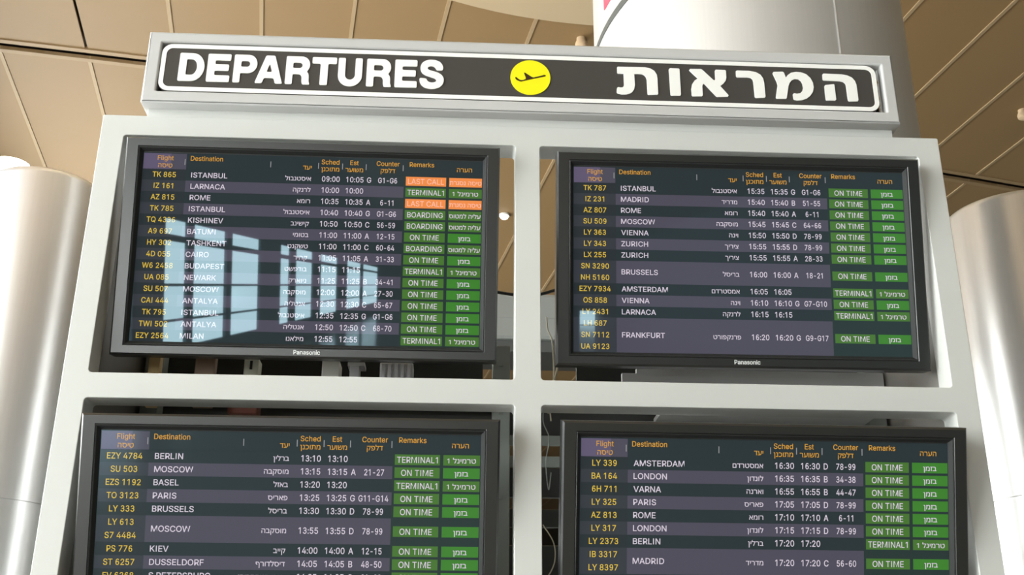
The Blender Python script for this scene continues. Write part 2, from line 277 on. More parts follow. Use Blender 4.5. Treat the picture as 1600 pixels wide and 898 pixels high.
    'ס': (546, [[285,-10,239,-7,196,5,158,25,126,52,100,87,80,130,67,181,63,240,71,329,87,408,28,408,28,475,281,475,317,473,349,467,379,458,405,445,449,409,481,361,492,333,500,302,504,269,506,234,502,180,490,131,471,89,446,54,414,26,377,6,334,-6],[281,52,318,55,349,65,374,81,395,102,411,128,423,160,431,236,426,295,411,340,387,371,355,393,315,404,269,408,160,408,146,346,138,247,140,202,146,163,157,130,171,102,191,80,215,65,246,55]]),
    'ע': (488, [[20,0,20,67,165,67,210,70,250,79,284,94,312,116,335,146,353,184,366,230,374,285,391,475,464,475,446,285,435,209,409,133,388,97,360,65,325,38,282,18,229,4,165,0],[153,54,55,475,128,475,224,54]]),
    'ף': (468, [[339,-192,339,237,337,277,329,311,316,340,298,364,275,384,247,397,214,405,176,408,8,408,8,475,184,475,237,470,282,457,321,437,354,409,379,375,397,335,408,290,411,240,411,-192],[145,171,102,176,67,190,41,213,22,244,12,281,8,324,8,475,80,475,80,330,89,279,100,261,115,248,155,238,168,239,181,240,181,173,163,172]]),
    'פ': (484, [[40,0,40,67,229,67,292,78,335,114,350,140,360,169,367,201,369,237,366,277,359,311,346,340,329,364,306,384,279,397,246,405,209,408,70,408,70,475,217,475,269,470,314,457,353,437,386,409,411,375,429,335,440,290,443,240,442,207,437,176,430,146,419,118,389,69,347,32,322,18,293,8,262,2,229,0],[177,187,134,192,99,206,73,229,55,260,44,297,40,340,40,475,112,475,112,346,121,295,132,277,147,264,187,254,200,255,213,256,213,189,195,188]]),
    'ץ': (384, [[109,-192,109,192,4,475,80,475,181,184,181,-192],[158,132,152,197,220,218,249,232,269,253,282,283,289,322,304,475,376,475,363,337,357,286,346,243,324,206,287,177,230,154]]),
    'צ': (448, [[345,6,25,475,110,475,288,202,386,53],[20,0,20,67,369,67,386,53,386,0],[282,168,258,221,292,241,317,273,331,318,336,374,336,475,408,475,408,379,404,325,393,279,375,240,350,209,319,185]]),
    'ק': (505, [[251,0,402,408,64,408,64,475,477,475,477,420,327,0],[64,-193,64,290,136,290,136,-193]]),
    'ר': (435, [[298,0,298,309,292,356,273,387,244,403,204,408,12,408,12,475,209,475,248,472,281,466,308,454,331,439,348,418,361,392,368,360,370,323,370,0]]),
    'ש': (564, [[74,0,32,475,104,475,140,67,241,67,280,70,317,79,351,95,381,118,406,148,426,186,441,231,450,285,468,475,540,475,522,285,510,216,483,140,461,104,433,71,398,42,355,19,303,5,241,0],[119,162,114,227,181,248,218,268,241,302,251,352,262,475,334,475,325,366,316,305,298,254,282,233,259,214,192,184]]),
    'ת': (535, [[399,0,399,309,392,356,374,387,344,403,305,408,31,408,31,475,310,475,348,472,381,466,409,454,431,439,448,418,461,392,468,360,471,323,471,0],[28,0,28,67,65,67,84,71,98,85,106,108,109,140,109,439,181,439,181,144,174,81,153,36,116,9,61,0]]),
}
_tri = {}
def _area(p):
    return 0.5 * sum(p[i][0] * p[(i + 1) % len(p)][1] - p[(i + 1) % len(p)][0] * p[i][1] for i in range(len(p)))
def _inside(q, p):
    c = False
    for i in range(len(p)):
        (x0, y0), (x1, y1) = p[i], p[i - 1]
        if (y0 > q[1]) != (y1 > q[1]) and q[0] < (x1 - x0) * (q[1] - y0) / (y1 - y0) + x0:
            c = not c
    return c
def _grow(p, d):
    # move every edge outwards by d (outer outlines grow, holes shrink, by winding)
    out = []
    for i in range(len(p)):
        a, b, c = Vector(p[i - 1]), Vector(p[i]), Vector(p[(i + 1) % len(p)])
        u, v = (b - a).normalized(), (c - b).normalized()
        n0, n1 = Vector((u.y, -u.x)), Vector((v.y, -v.x))
        m = (n0 + n1)
        if m.length < 1e-6:
            m = n0.copy()
        m.normalize()
        k = d / max(0.5, m.dot(n0))
        out.append((b.x + m.x * k, b.y + m.y * k))
    return out
def glyph_geo(ch, off=0.0):
    key = (ch, off)
    if key not in _tri:
        adv, cont = GLYPH[ch]
        P = []
        for c in cont:
            q = [(c[i] / 1000.0, c[i + 1] / 1000.0) for i in range(0, len(c), 2)]
            P.append([v for i, v in enumerate(q) if math.dist(v, q[i - 1]) > 0.009])
        big = max(P, key=lambda p: abs(_area(p)))
        sg = 1.0 if _area(big) > 0 else -1.0
        outer = [p for p in P if _area(p) * sg > 0]
        holes = [p for p in P if _area(p) * sg <= 0]
        vs, fs = [], []
        for o in outer:
            grp = [o] + [q for q in holes if _inside(q[0], o)]
            if off:
                grp = [_grow(p, off * sg) for p in grp]
            cu = bpy.data.curves.new('g', 'CURVE')
            cu.dimensions = '2D'; cu.fill_mode = 'FRONT'
            for p in grp:
                sp = cu.splines.new('POLY')
                sp.points.add(len(p) - 1)
                for pt, (x, y) in zip(sp.points, p):
                    pt.co = (x, y, 0, 1)
                sp.use_cyclic_u = True
            ob = bpy.data.objects.new('g', cu)
            me = bpy.data.meshes.new_from_object(ob)
            fs += [tuple(i + len(vs) for i in q.vertices) for q in me.polygons]
            vs += [(v.co.x, v.co.y) for v in me.vertices]
            bpy.data.objects.remove(ob); bpy.data.curves.remove(cu); bpy.data.meshes.remove(me)
        _tri[key] = (adv / 1000.0, vs, fs)
    return _tri[key]
def text_geo(s, off=0.0):
    """vertices and faces of a line of lettering, type size 1"""
    x, V, F = 0.0, [], []
    for ch in s:
        if ch == ' ':
            x += 0.20
            continue
        adv, vs, fs = glyph_geo(ch, off)
        F += [tuple(i + len(V) for i in f) for f in fs]
        V += [(q[0] + x, q[1]) for q in vs]
        x += adv
    return V, F

def empty(name, loc=(0, 0, 0), rot=(0, 0, 0)):
    o = bpy.data.objects.new(name, None)
    o.empty_display_size = 0.1
    COL.objects.link(o)
    o.location = loc
    o.rotation_euler = rot
    return o

def tag(o, label, cat, group=None):
    o['label'] = label
    o['category'] = cat
    if group:
        o['group'] = group
    return o

def struct(o):
    o['kind'] = 'structure'
    return o

# ------------------------------------------------------------------ materials
M = {}
M['frame'] = mat('light_grey_paint', (0.60, 0.61, 0.585, 1), 0.42, noise=0.03, nscale=3, bump=0.05)
M['side'] = mat('cabinet_side_grey', (0.19, 0.18, 0.165, 1), 0.5, noise=0.05)
M['sign'] = mat('sign_box_grey_paint', (0.53, 0.53, 0.525, 1), 0.4, noise=0.03, nscale=3)
M['panel'] = mat('sign_panel_charcoal', (0.062, 0.059, 0.056, 1), 0.30)
M['white'] = mat('white_vinyl', (0.90, 0.90, 0.87, 1), 0.5)
M['yellow'] = mat('yellow_vinyl', (0.90, 0.83, 0.004, 1), 0.5)
M['plane'] = mat('brown_black_vinyl', (0.035, 0.014, 0.002, 1), 0.5)
M['foil'] = mat('crumpled_foil', (0.6, 0.6, 0.6, 1), 0.25, metal=1.0, bump=1.0, bscale=60)
M['bezel'] = mat('black_satin_plastic', (0.010, 0.0115, 0.0115, 1), 0.31, spec=1.0)
M['bevel'] = mat('matt_black_bevel', (0.022, 0.024, 0.024, 1), 0.6, spec=0.3)
M['case'] = mat('black_casing', (0.018, 0.018, 0.018, 1), 0.5)
M['edge'] = mat('bezel_edge_grey', (0.06, 0.065, 0.065, 1), 0.35)
M['logo'] = mat('silver_white_print', (0.72, 0.74, 0.74, 1), 0.35)
M['ceil'] = mat('tan_ceiling_panel', (0.26, 0.162, 0.070, 1), 0.6, noise=0.05, nscale=0.7, bump=0.1, bscale=80)
M['batten'] = mat('pale_ceiling_batten', (0.36, 0.255, 0.14, 1), 0.6)
M['groove'] = mat('ceiling_groove_dark', (0.03, 0.02, 0.012, 1), 0.8)
M['lightpool'] = mat('painted_light_pool', (0.47, 0.36, 0.225, 1), 0.6)  # paler than the boards, to paint in the light pool
M['wall'] = mat('beige_wall', (0.50, 0.40, 0.26, 1), 0.7, noise=0.04, nscale=0.6)
M['pier'] = mat('grey_pier', (0.26, 0.30, 0.30, 1), 0.6)
M['mull'] = mat('dark_teal_mullion', (0.05, 0.075, 0.08, 1), 0.5)
M['floor'] = mat('pale_stone_floor', (0.26, 0.245, 0.22, 1), 0.15, noise=0.08, nscale=2)
M['pane'] = mat('daylit_pane', (0.02, 0.02, 0.02, 1), 0.1, emit=(0.95, 0.985, 0.965, 1), es=SKY_PANE)
M['steel'] = mat('brushed_steel_cladding', (0.68, 0.69, 0.70, 1), 0.33, metal=0.55, noise=0.04, nscale=60, stretch=(1, 1, 0.02))
M['duct'] = mat('pale_satin_cladding', (0.80, 0.79, 0.785, 1), 0.30, metal=0.74, noise=0.04, nscale=50, stretch=(1, 1, 0.03))
M['ductcap'] = mat('pale_cladding_cap', (0.55, 0.54, 0.52, 1), 0.5)
M['joint'] = mat('dark_joint', (0.06, 0.055, 0.05, 1), 0.6)
M['lightseam'] = mat('pale_seam', (0.75, 0.74, 0.72, 1), 0.4)
M['red'] = mat('red_print', (0.75, 0.06, 0.10, 1), 0.5)
M['charcoal'] = mat('charcoal_print', (0.07, 0.075, 0.07, 1), 0.5)
M['lamp'] = mat('lamp_white', (0.9, 0.9, 0.85, 1), 0.5, emit=(1.0, 0.97, 0.9, 1), es=6.0)
M['tan'] = mat('tan_plastic', (0.55, 0.40, 0.25, 1), 0.6)
M['rackdark'] = mat('dark_rack_steel', (0.035, 0.038, 0.036, 1), 0.5)
M['rackgrey'] = mat('grey_rack_steel', (0.30, 0.33, 0.31, 1), 0.5)
M['sheet'] = mat('grey_sheet_metal', (0.19, 0.20, 0.19, 1), 0.45, metal=0.2, noise=0.06, nscale=4)
M['galv'] = mat('galvanised_sheet', (0.70, 0.70, 0.72, 1), 0.40, metal=0.15, noise=0.08, nscale=8)
M['wood'] = mat('raw_timber', (0.66, 0.47, 0.22, 1), 0.6, noise=0.12, nscale=30, stretch=(8, 8, 0.6))
M['brown'] = mat('brown_card', (0.24, 0.16, 0.11, 1), 0.7, noise=0.08)
M['redbrown'] = mat('red_brown_card', (0.22, 0.07, 0.05, 1), 0.7, noise=0.1)
M['cream'] = mat('cream_plastic', (0.74, 0.74, 0.62, 1), 0.5)
M['paper'] = mat('off_white_card', (0.82, 0.82, 0.76, 1), 0.6, noise=0.06)
M['cableblack'] = mat('black_cable', (0.02, 0.02, 0.02, 1), 0.5)
M['cablewhite'] = mat('cream_cable', (0.60, 0.55, 0.42, 1), 0.5)

# screens: what the panel gives off plus a slight painted haze, under a glossy front
def glow(name, r, g, b):
    m = mat(name, (0.012, 0.014, 0.015, 1), 0.015, emit=rgb(r, g, b), es=1.0, spec=0.52)
    m.node_tree.nodes['Principled BSDF'].inputs['Specular Tint'].default_value = (0.60, 0.87, 1.0, 1)   # blue anti-reflection coating
    return m
SC = {}
SC['black'] = glow('screen_dark', 30, 40, 44)  # emission lifted slightly to paint the veil over the screens
SC['band'] = glow('screen_band', 73, 69, 83)  # lifted for the same veil
SC['fband'] = glow('screen_flight_band', 48, 51, 58)
SC['fdark'] = glow('screen_flight_dark', 32, 38, 42)
SC['head'] = glow('screen_header_cell', 92, 82, 108)
SC['rem'] = glow('screen_remark_field', 29, 45, 42)
SC['green'] = glow('screen_green_box', 66, 112, 38)
SC['green2'] = glow('screen_bright_green_box', 56, 124, 34)
SC['orange'] = glow('screen_orange_box', 240, 138, 66)
SC['text'] = glow('screen_white_text', 214, 203, 216)
SC['pink'] = glow('screen_pink_text', 250, 190, 170)
SC['yellow'] = glow('screen_yellow_text', 218, 184, 62)
SC['amber'] = glow('screen_amber_text', 212, 154, 50)
SC['tick'] = glow('screen_tick', 150, 150, 150)
SCM = list(SC.values())
SI = {k: i for i, k in enumerate(SC)}

# ------------------------------------------------------------------ the hall
HZ = 8.6                      # ceiling height
WX0, WX1, WY0, WY1 = -7.0, 14.0, -132.0, 46.0
bm = bmesh.new()
box(bm, WX0 - 0.3, WX1 + 0.3, WY0, WY1, -0.2, 0.0)
struct(done(bm, 'floor', M['floor']))

# ceiling: tan boards running away from the viewer, pale battens between, a dark groove across
ANG = math.radians(9.1)
def st(s, t, z):
    return (s * math.cos(ANG) - t * math.sin(ANG), s * math.sin(ANG) + t * math.cos(ANG), z)
def groove_t(s, n=0):
    return 8.75 + 0.0039 * (s + 4) * abs(s + 4) + n * 9.4
bm = bmesh.new()
def quad3(a, b, c, d, mi):
    f = bm.faces.new([bm.verts.new(p) for p in (a, b, c, d)])
    f.material_index = mi
def slab(s0, s1, ta0, ta1, tb0, tb1, z0, z1, mi):
    # s0 edge runs from t=ta0 to tb0, s1 edge from ta1 to tb1
    lo = [bm.verts.new(st(*q, z0)) for q in ((s0, ta0), (s1, ta1), (s1, tb1), (s0, tb0))]
    hi = [bm.verts.new(st(*q, z1)) for q in ((s0, ta0), (s1, ta1), (s1, tb1), (s0, tb0))]
    for fv in (lo, hi[::-1], *[(lo[k], hi[k], hi[(k + 1) % 4], lo[(k + 1) % 4]) for k in range(4)]):
        f = bm.faces.new(fv); f.material_index = mi
gh = 0.062
for k in range(-12, 20):
    s0 = -0.15 + 0.96 * k
    s1 = s0 + 0.96
    for n in (-1, 0, 1, 2, 3):
        slab(s0 + 0.015, s1 - 0.015, groove_t(s0, n - 1) + gh, groove_t(s1, n - 1) + gh, groove_t(s0, n) - gh, groove_t(s1, n) - gh, HZ, HZ + 0.03, 0)
        dark = (k == -3 and n == 0)
        if not dark:
            slab(s0 - 0.02, s0 + 0.02, groove_t(s0, n - 1) + gh, groove_t(s0, n - 1) + gh, groove_t(s0, n) - gh, groove_t(s0, n) - gh, HZ - 0.012, HZ + 0.03, 1)
        # pale lips along the groove
        slab(s0, s1, groove_t(s0, n) - gh - 0.07, groove_t(s1, n) - gh - 0.07, groove_t(s0, n) - gh, groove_t(s1, n) - gh, HZ - 0.015, HZ + 0.03, 3)
        slab(s0, s1, groove_t(s0, n) + gh, groove_t(s1, n) + gh, groove_t(s0, n) + gh + 0.07, groove_t(s1, n) + gh + 0.07, HZ - 0.015, HZ + 0.03, 3)
box(bm, WX0 - 0.3, WX1 + 0.3, WY0, WY1, HZ + 0.12, HZ + 0.3, mi=2)
box(bm, WX0 - 0.3, WX1 + 0.3, WY0, -11.5, HZ + 0.02, HZ + 0.1, mi=0)
struct(done(bm, 'ceiling', [M['ceil'], M['batten'], M['groove'], mat('ceiling_lip', (0.30, 0.20, 0.10, 1), 0.6)]))

# walls; the left one is a row of window bays
bm = bmesh.new(); box(bm, WX0 - 0.3, WX1 + 0.3, WY1, WY1 + 0.3, 0, HZ + 0.3); struct(done(bm, 'wall_back', M['wall']))
bm = bmesh.new(); box(bm, WX0 - 0.3, WX1 + 0.3, WY0 - 0.3, WY0, 0, HZ + 0.3); struct(done(bm, 'wall_front', M['pier']))
bm = bmesh.new(); box(bm, WX1, WX1 + 0.3, WY0, WY1, 0, HZ + 0.3); struct(done(bm, 'wall_right', M['pier']))
bays = [  # panes of each bay along the wall: (far end, near end)
    [(-100, -83), (-81, -70)],
    [(-64, -55.4), (-52.2, -46.2), (-44.5, -41.8)],
    [(-37.1, -32.0), (-31.2, -26.9), (-26.2, -23.9)],
    [(-21.3, -17.2), (-16.6, -13.2)],
    [(-8.5, -5.6), (-5.1, -2.2), (-1.7, 1.2), (1.7, 4.6)],  # unseen bay, sized and shifted to light the frame from the left
    [(9.0, 12.5), (13.1, 16.6)],
]
rows = [(0.95, 1.62), (1.68, 2.50), (2.57, 3.62), (3.78, 4.16)]
upper = [(4.40, 5.60), (5.70, 6.90)]   # unseen extra rows beside the frame, added to brighten it
SILL, HEAD = 0.85, 4.24
bm = bmesh.new()
box(bm, WX0 - 0.3, WX0, WY0, WY1, 0, SILL)
box(bm, WX0 - 0.3, WX0, WY0, WY1, 7.0, HZ + 0.3)
y = WY0
for b in bays:
    lo = min(q for pr in b for q in pr); hi = max(q for pr in b for q in pr)
    box(bm, WX0 - 0.3, WX0, y, lo - 0.25, SILL, 7.0)
    tall = [pr for pr in b if pr[0] > -12]
    if not tall:
        box(bm, WX0 - 0.3, WX0, lo - 0.25, hi + 0.25, HEAD, 7.0)
    elif len(tall) < len(b):
        box(bm, WX0 - 0.3, WX0, lo - 0.25, tall[0][0] - 0.1, HEAD, 7.0)
    y = hi + 0.25
box(bm, WX0 - 0.3, WX0, y, WY1, SILL, 7.0)
struct(done(bm, 'wall_left', M['pier']))
for n, b in enumerate(bays):
    lo = min(q for pr in b for q in pr); hi = max(q for pr in b for q in pr)
    w = struct(empty('window_%d' % (n + 1), (WX0, (lo + hi) / 2, SILL)))
    cy, cz = (lo + hi) / 2, SILL
    bm = bmesh.new()
    edges = sorted(b)
    ys = [lo - 0.25] + [q for pr in edges for q in pr] + [hi + 0.25]
    tall = [pr for pr in edges if pr[0] > -12]
    for a, c in zip(ys[0::2], ys[1::2]):
        box(bm, -0.2, -0.02, a - cy, c - cy, 0, (7.0 if tall and c > tall[0][0] else HEAD) - cz)
    if tall:
        for a, c in ((HEAD, 4.40), (5.60, 5.70), (6.90, 7.0)):
            box(bm, -0.19, -0.03, tall[0][0] - cy, hi - cy, a - cz, c - cz)
    zs = [SILL] + [q for pr in rows for q in pr] + [HEAD]
    for a, c in zip(zs[0::2], zs[1::2]):
        box(bm, -0.19, -0.03, lo - cy, hi - cy, a - cz, c - cz)
    fr = done(bm, 'window_frame', M['mull'], w); fr['kind'] = 'structure'
    bm = bmesh.new()
    for a, c in edges:
        for z0, z1 in rows + (upper if a > -12 else []):
            box(bm, -0.13, -0.11, a - cy, c - cy, z0 - cz, z1 - cz)
    pn = done(bm, 'window_pane', M['pane'], w); pn['kind'] = 'structure'

# glazed door at the far end, mirrored low in the upper right screen
dr = struct(empty('door_1', (12.95, WY0, 0)))
bm = bmesh.new()
for x0, x1, z0, z1 in ((-1.02, -0.94, 0, 2.1), (0.94, 1.02, 0, 2.1), (-0.94, 0.94, 1.75, 2.1), (-0.94, 0.94, 0, 0.08)):
    box(bm, x0, x1, 0.0, 0.08, z0, z1)
o = done(bm, 'door_frame', M['mull'], dr); o['kind'] = 'structure'
bm = bmesh.new(); box(bm, -0.94, 0.94, 0.02, 0.04, 0.08, 1.75)
o = done(bm, 'door_pane', M['pane'], dr); o['kind'] = 'structure'

# ------------------------------------------------------------------ display frame with its four openings
XL, XR = -1.0983, 1.2703
A1, A2, A3, A4 = -1.0338, 0.0518, 0.1206, 1.2059
Z0 = 2.59012
ZT, Z1, Z2, Z3 = Z0 + 0.5779, Z0 + 0.5164, Z0 - 0.1684, Z0 - 0.2351
Z4 = Z3 - (Z1 - Z2)
ZB = Z4 - 0.16
board = tag(empty('display_frame', (0, 0, 0)), 'large light grey metal frame with four openings for the flight screens', 'frame')
plate('face_frame', [rrect(XL, XR, ZB, ZT, 0.004, 2), rrect(A1, A2, Z2, Z1, 0.009), rrect(A3, A4, Z2, Z1, 0.009), rrect(A1, A2, Z4, Z3, 0.009), rrect(A3, A4, Z4, Z3, 0.009)], 0.0, 0.078, M['frame'], board, 0.002)
for x0, x1 in ((XL + 0.004, A1 - 0.002), (A4 + 0.002, XR - 0.004)):
    bm = bmesh.new(); box(bm, x0, x1, 0.0782, 0.56, ZB, ZT - 0.003, 0.002)
    done(bm, 'side_panel', M['side'], board)
for x in (XL + 0.25, XR - 0.25):
    bm = bmesh.new(); box(bm, x - 0.06, x + 0.06, 0.02, 0.40, 0.0, ZB, 0.004); box(bm, x - 0.14, x + 0.14, -0.08, 0.52, 0.0, 0.015, 0.003)
    done(bm, 'post', M['frame'], board)

# ------------------------------------------------------------------ sign over the frame
SX0, SX1, SZ0, SZ1 = -0.9918, 1.1534, Z0 + 0.6017, Z0 + 0.8321
IX0, IX1, IZ0, IZ1 = -0.9528, 1.1169, Z0 + 0.6399, Z0 + 0.7975
sign = tag(empty('departures_sign', (0.08, 0.0, ZT)), 'long grey box sign reading DEPARTURES in white on top of the frame', 'sign')
def sgn(o):
    o.matrix_parent_inverse = Matrix.Translation((-0.08, 0.0, -ZT))
    return o
sgn(plate('sign_box', [rrect(SX0, SX1, SZ0, SZ1, 0.003, 2), rrect(IX0, IX1, IZ0, IZ1, 0.002, 2)], -0.035, 0.12, M['sign'], sign, 0.006))
bm = bmesh.new(); box(bm, SX0 + 0.02, SX1 - 0.02, -0.01, 0.11, SZ0 + 0.02, SZ1 - 0.02)
bmesh.ops.delete(bm, geom=bm.faces[:], context='FACES')
box(bm, IX0 - 0.01, IX1 + 0.01, 0.02, 0.11, IZ0 - 0.01, IZ1 + 0.01)
sgn(done(bm, 'back_plate', M['rackdark'], sign))
bm = bmesh.new(); box(bm, SX0 + 0.012, SX1 - 0.012, 0.004, 0.075, ZT, SZ0 + 0.01, 0.002)
sgn(done(bm, 'neck_strip', M['frame'], sign))
PX0, PX1 = IX0 + 0.001, 1.1004
sgn(plate('lettered_panel', [rrect(PX0, PX1, IZ0 + 0.002, IZ1 - 0.002, 0.030)], -0.030, -0.008, M['panel'], sign, 0.001))
sgn(plate('white_border', [rrect(PX0 + 0.001, PX1 - 0.001, IZ0 + 0.003, IZ1 - 0.003, 0.029), rrect(PX0 + 0.0135, PX1 - 0.0135, IZ0 + 0.016, IZ1 - 0.016, 0.018)], -0.0312, -0.0301, M['white'], sign))
bm = bmesh.new(); box(bm, PX1 + 0.003, IX1 - 0.002, -0.012, 0.018, IZ0 + 0.004, IZ1 - 0.004)
sgn(done(bm, 'foil_strip', M['foil'], sign))
YL = -0.0325
lat = [('D', -0.8991, -0.8281), ('E', -0.8203, -0.756), ('P', -0.7466, -0.6814), ('A', -0.6851, -0.6077), ('R', -0.6008, -0.5317), ('T', -0.5276, -0.4586), ('U', -0.4537, -0.3858), ('R', -0.3733, -0.3028), ('E', -0.2934, -0.2305), ('S', -0.2237, -0.1541)]
def arc(cx, cz, rx, rz, a0, a1, n=8):
    return [(cx + rx * math.cos(math.radians(a0 + (a1 - a0) * k / n)), cz + rz * math.sin(math.radians(a0 + (a1 - a0) * k / n))) for k in range(n + 1)]
# letter outlines in a unit box, drawn from the heavy grotesque lettering of the sign
LETTER = {
    'D': [[(0, 0), (0, 1)] + arc(0.52, 0.5, 0.48, 0.5, 90, -90, 14), [(0.29, 0.22), (0.29, 0.78)] + arc(0.50, 0.5, 0.21, 0.28, 90, -90, 10)],
    'E': [[(0, 0), (0, 1), (1, 1), (1, 0.765), (0.335, 0.765), (0.335, 0.63), (0.94, 0.63), (0.94, 0.395), (0.335, 0.395), (0.335, 0.235), (1, 0.235), (1, 0)]],
    'P': [[(0, 0), (0, 1)] + arc(0.63, 0.67, 0.37, 0.33, 90, -90, 12) + [(0.30, 0.34), (0.30, 0)], [(0.31, 0.57), (0.31, 0.775)] + arc(0.58, 0.6725, 0.11, 0.1025, 90, -90, 8)],
    'A': [[(0, 0), (0.345, 1), (0.67, 1), (1, 0), (0.735, 0), (0.675, 0.19), (0.325, 0.19), (0.265, 0)], [(0.40, 0.41), (0.60, 0.41), (0.503, 0.70)]],
    'R': [[(0, 0), (0, 1)] + arc(0.64, 0.70, 0.335, 0.30, 90, -40, 12) + [(0.86, 0.46), (0.93, 0.40), (0.955, 0.30), (0.96, 0.12), (1.0, 0.04), (1.0, 0), (0.70, 0), (0.67, 0.10), (0.665, 0.26), (0.62, 0.34), (0.55, 0.36), (0.29, 0.36), (0.29, 0)],
          [(0.29, 0.58), (0.29, 0.775)] + arc(0.56, 0.6775, 0.11, 0.0975, 90, -90, 8)],
    'T': [[(0, 0.765), (0, 1), (1, 1), (1, 0.765), (0.655, 0.765), (0.655, 0), (0.345, 0), (0.345, 0.765)]],
    'U': [[(0, 1), (0.295, 1), (0.295, 0.40)] + arc(0.5, 0.40, 0.205, 0.165, 180, 360, 10) + [(0.705, 1), (1, 1), (1, 0.38)] + arc(0.5, 0.38, 0.5, 0.38, 0, -180, 16)],
    'S': [[((x - 1250) / 270, (482 - z) / 322) for x, z in ((1508,265),(1500,278),(1445,278),(1432,268),(1420,245),(1385,232),(1350,238),(1336,255),(1345,272),(1390,285),(1450,300),(1495,325),(1518,360),(1520,395),(1505,435),(1470,465),(1420,480),(1370,482),(1315,472),(1275,445),(1255,410),(1250,375),(1262,365),(1315,368),(1330,375),(1340,398),(1370,412),(1405,412),(1432,402),(1438,388),(1428,370),(1380,355),(1320,338),(1280,315),(1260,280),(1258,240),(1275,200),(1310,175),(1360,162),(1420,165),(1470,182),(1500,215),(1510,245))]],
}
def soften(p, r):
    # cut every corner to a small round
    out = []
    for i in range(len(p)):
        a, b, c = Vector(p[i - 1]), Vector(p[i]), Vector(p[(i + 1) % len(p)])
        if (b - a).length < 1e-6:
            continue
        q0 = b + (a - b).normalized() * min(r, (a - b).length * 0.45)
        q1 = b + (c - b).normalized() * min(r, (c - b).length * 0.45)
        out += [tuple(q0), tuple(b * 0.5 + (q0 + q1) * 0.25), tuple(q1)]
    return out
for ch, xa, xb in lat:
    za, zb = 3.2644, 3.3555
    if ch in 'S': za, zb = 3.2621, 3.3593
    if ch in 'U': za = 3.2625
    loops = [soften([(xa + x * (xb - xa), za + z * (zb - za)) for x, z in lp], 0.0038) for lp in LETTER[ch]]
    sgn(plate('letter', loops, YL, YL + 0.0022, M['white'], sign))
HEB = {
    'tav': [[(0.3443,3.3548),(0.4235,3.3554),(0.438,3.3525),(0.4499,3.3445),(0.4567,3.3321),(0.458,3.3195),(0.458,3.2694),(0.4561,3.2657),(0.4295,3.2643),(0.4272,3.2669),(0.4267,3.3142),(0.4246,3.3225),(0.42,3.3288),(0.4128,3.3319),(0.4007,3.3326),(0.3914,3.3317),(0.392,3.2949),(0.3896,3.2823),(0.384,3.2724),(0.3765,3.2666),(0.3656,3.2634),(0.3535,3.263),(0.3415,3.2659),(0.339,3.2694),(0.3396,3.2805),(0.3414,3.2856),(0.3446,3.2868),(0.3506,3.2856),(0.3567,3.2867),(0.3597,3.2909),(0.3606,3.2965),(0.3601,3.3323),(0.3436,3.3323),(0.342,3.335),(0.3423,3.3519)]],
    'vav': [[(0.4955,3.3552),(0.5212,3.355),(0.5235,3.3528),(0.5236,3.2689),(0.5214,3.2646),(0.4959,3.2638),(0.4932,3.2664),(0.4921,3.3503)]],
    'alef': [[(0.5542,3.3548),(0.5861,3.3556),(0.5908,3.3524),(0.6206,3.3197),(0.6238,3.3192),(0.6257,3.3227),(0.6263,3.3508),(0.629,3.3549),(0.6565,3.3548),(0.6587,3.352),(0.6587,3.3294),(0.6561,3.3195),(0.6493,3.3095),(0.6389,3.3007),(0.6613,3.2708),(0.6585,3.2658),(0.628,3.2642),(0.6245,3.2663),(0.5941,3.3047),(0.5913,3.3069),(0.5879,3.3031),(0.5867,3.2961),(0.5865,3.2683),(0.5839,3.2649),(0.5565,3.2639),(0.5545,3.2672),(0.5542,3.288),(0.5575,3.3034),(0.5655,3.3163),(0.5752,3.3237),(0.5515,3.3496)]],
    'resh': [[(0.691,3.3546),(0.7266,3.3544),(0.7461,3.3509),(0.759,3.3429),(0.7661,3.3304),(0.7679,3.3164),(0.7683,3.2704),(0.7658,3.2661),(0.7394,3.2646),(0.7367,3.2679),(0.7362,3.3181),(0.7348,3.3259),(0.7298,3.3306),(0.7201,3.3322),(0.6893,3.3314),(0.6874,3.3347),(0.6878,3.3516)]],
    'mem': [[(0.798,3.3536),(0.8252,3.3552),(0.8287,3.3519),(0.8329,3.3356),(0.8391,3.3443),(0.8497,3.3526),(0.8648,3.356),(0.8795,3.3548),(0.8938,3.3491),(0.905,3.3368),(0.9109,3.3215),(0.9119,3.306),(0.9079,3.2905),(0.8993,3.2776),(0.8873,3.2675),(0.8734,3.262),(0.8585,3.2604),(0.8502,3.2629),(0.8488,3.2662),(0.8486,3.2801),(0.8522,3.2844),(0.8606,3.2827),(0.8706,3.285),(0.8774,3.2922),(0.8804,3.3035),(0.8796,3.3161),(0.8756,3.3259),(0.8687,3.3313),(0.8589,3.3318),(0.8499,3.3278),(0.843,3.3191),(0.8383,3.3077),(0.8299,3.2683),(0.8277,3.2646),(0.8003,3.2645),(0.7981,3.2678),(0.8066,3.3094),(0.8049,3.3191),(0.7951,3.3484)]],
    'he': [[(0.9449,3.3532),(0.9981,3.3523),(1.0151,3.3492),(1.028,3.3425),(1.0354,3.3315),(1.0385,3.3189),(1.039,3.2685),(1.0365,3.2637),(1.0105,3.2622),(1.008,3.2655),(1.0075,3.3136),(1.0059,3.3214),(1.0003,3.3269),(0.9906,3.3291),(0.9426,3.3302),(0.9407,3.3332),(0.9416,3.3494)],
           [(0.9459,3.3143),(0.971,3.3185),(0.9733,3.3166),(0.9738,3.2677),(0.9703,3.2639),(0.9445,3.2633),(0.9431,3.2666),(0.9435,3.31)]],
}
for lp in HEB.values():
    sgn(plate('letter', lp, YL, YL + 0.0022, M['white'], sign))
disc = sgn(plate('yellow_disc', [[(0.0923 + 0.0572 * math.cos(2 * math.pi * k / 64), 3.3097 + 0.0570 * math.sin(2 * math.pi * k / 64)) for k in range(64)]], YL, YL + 0.0022, M['yellow'], sign))
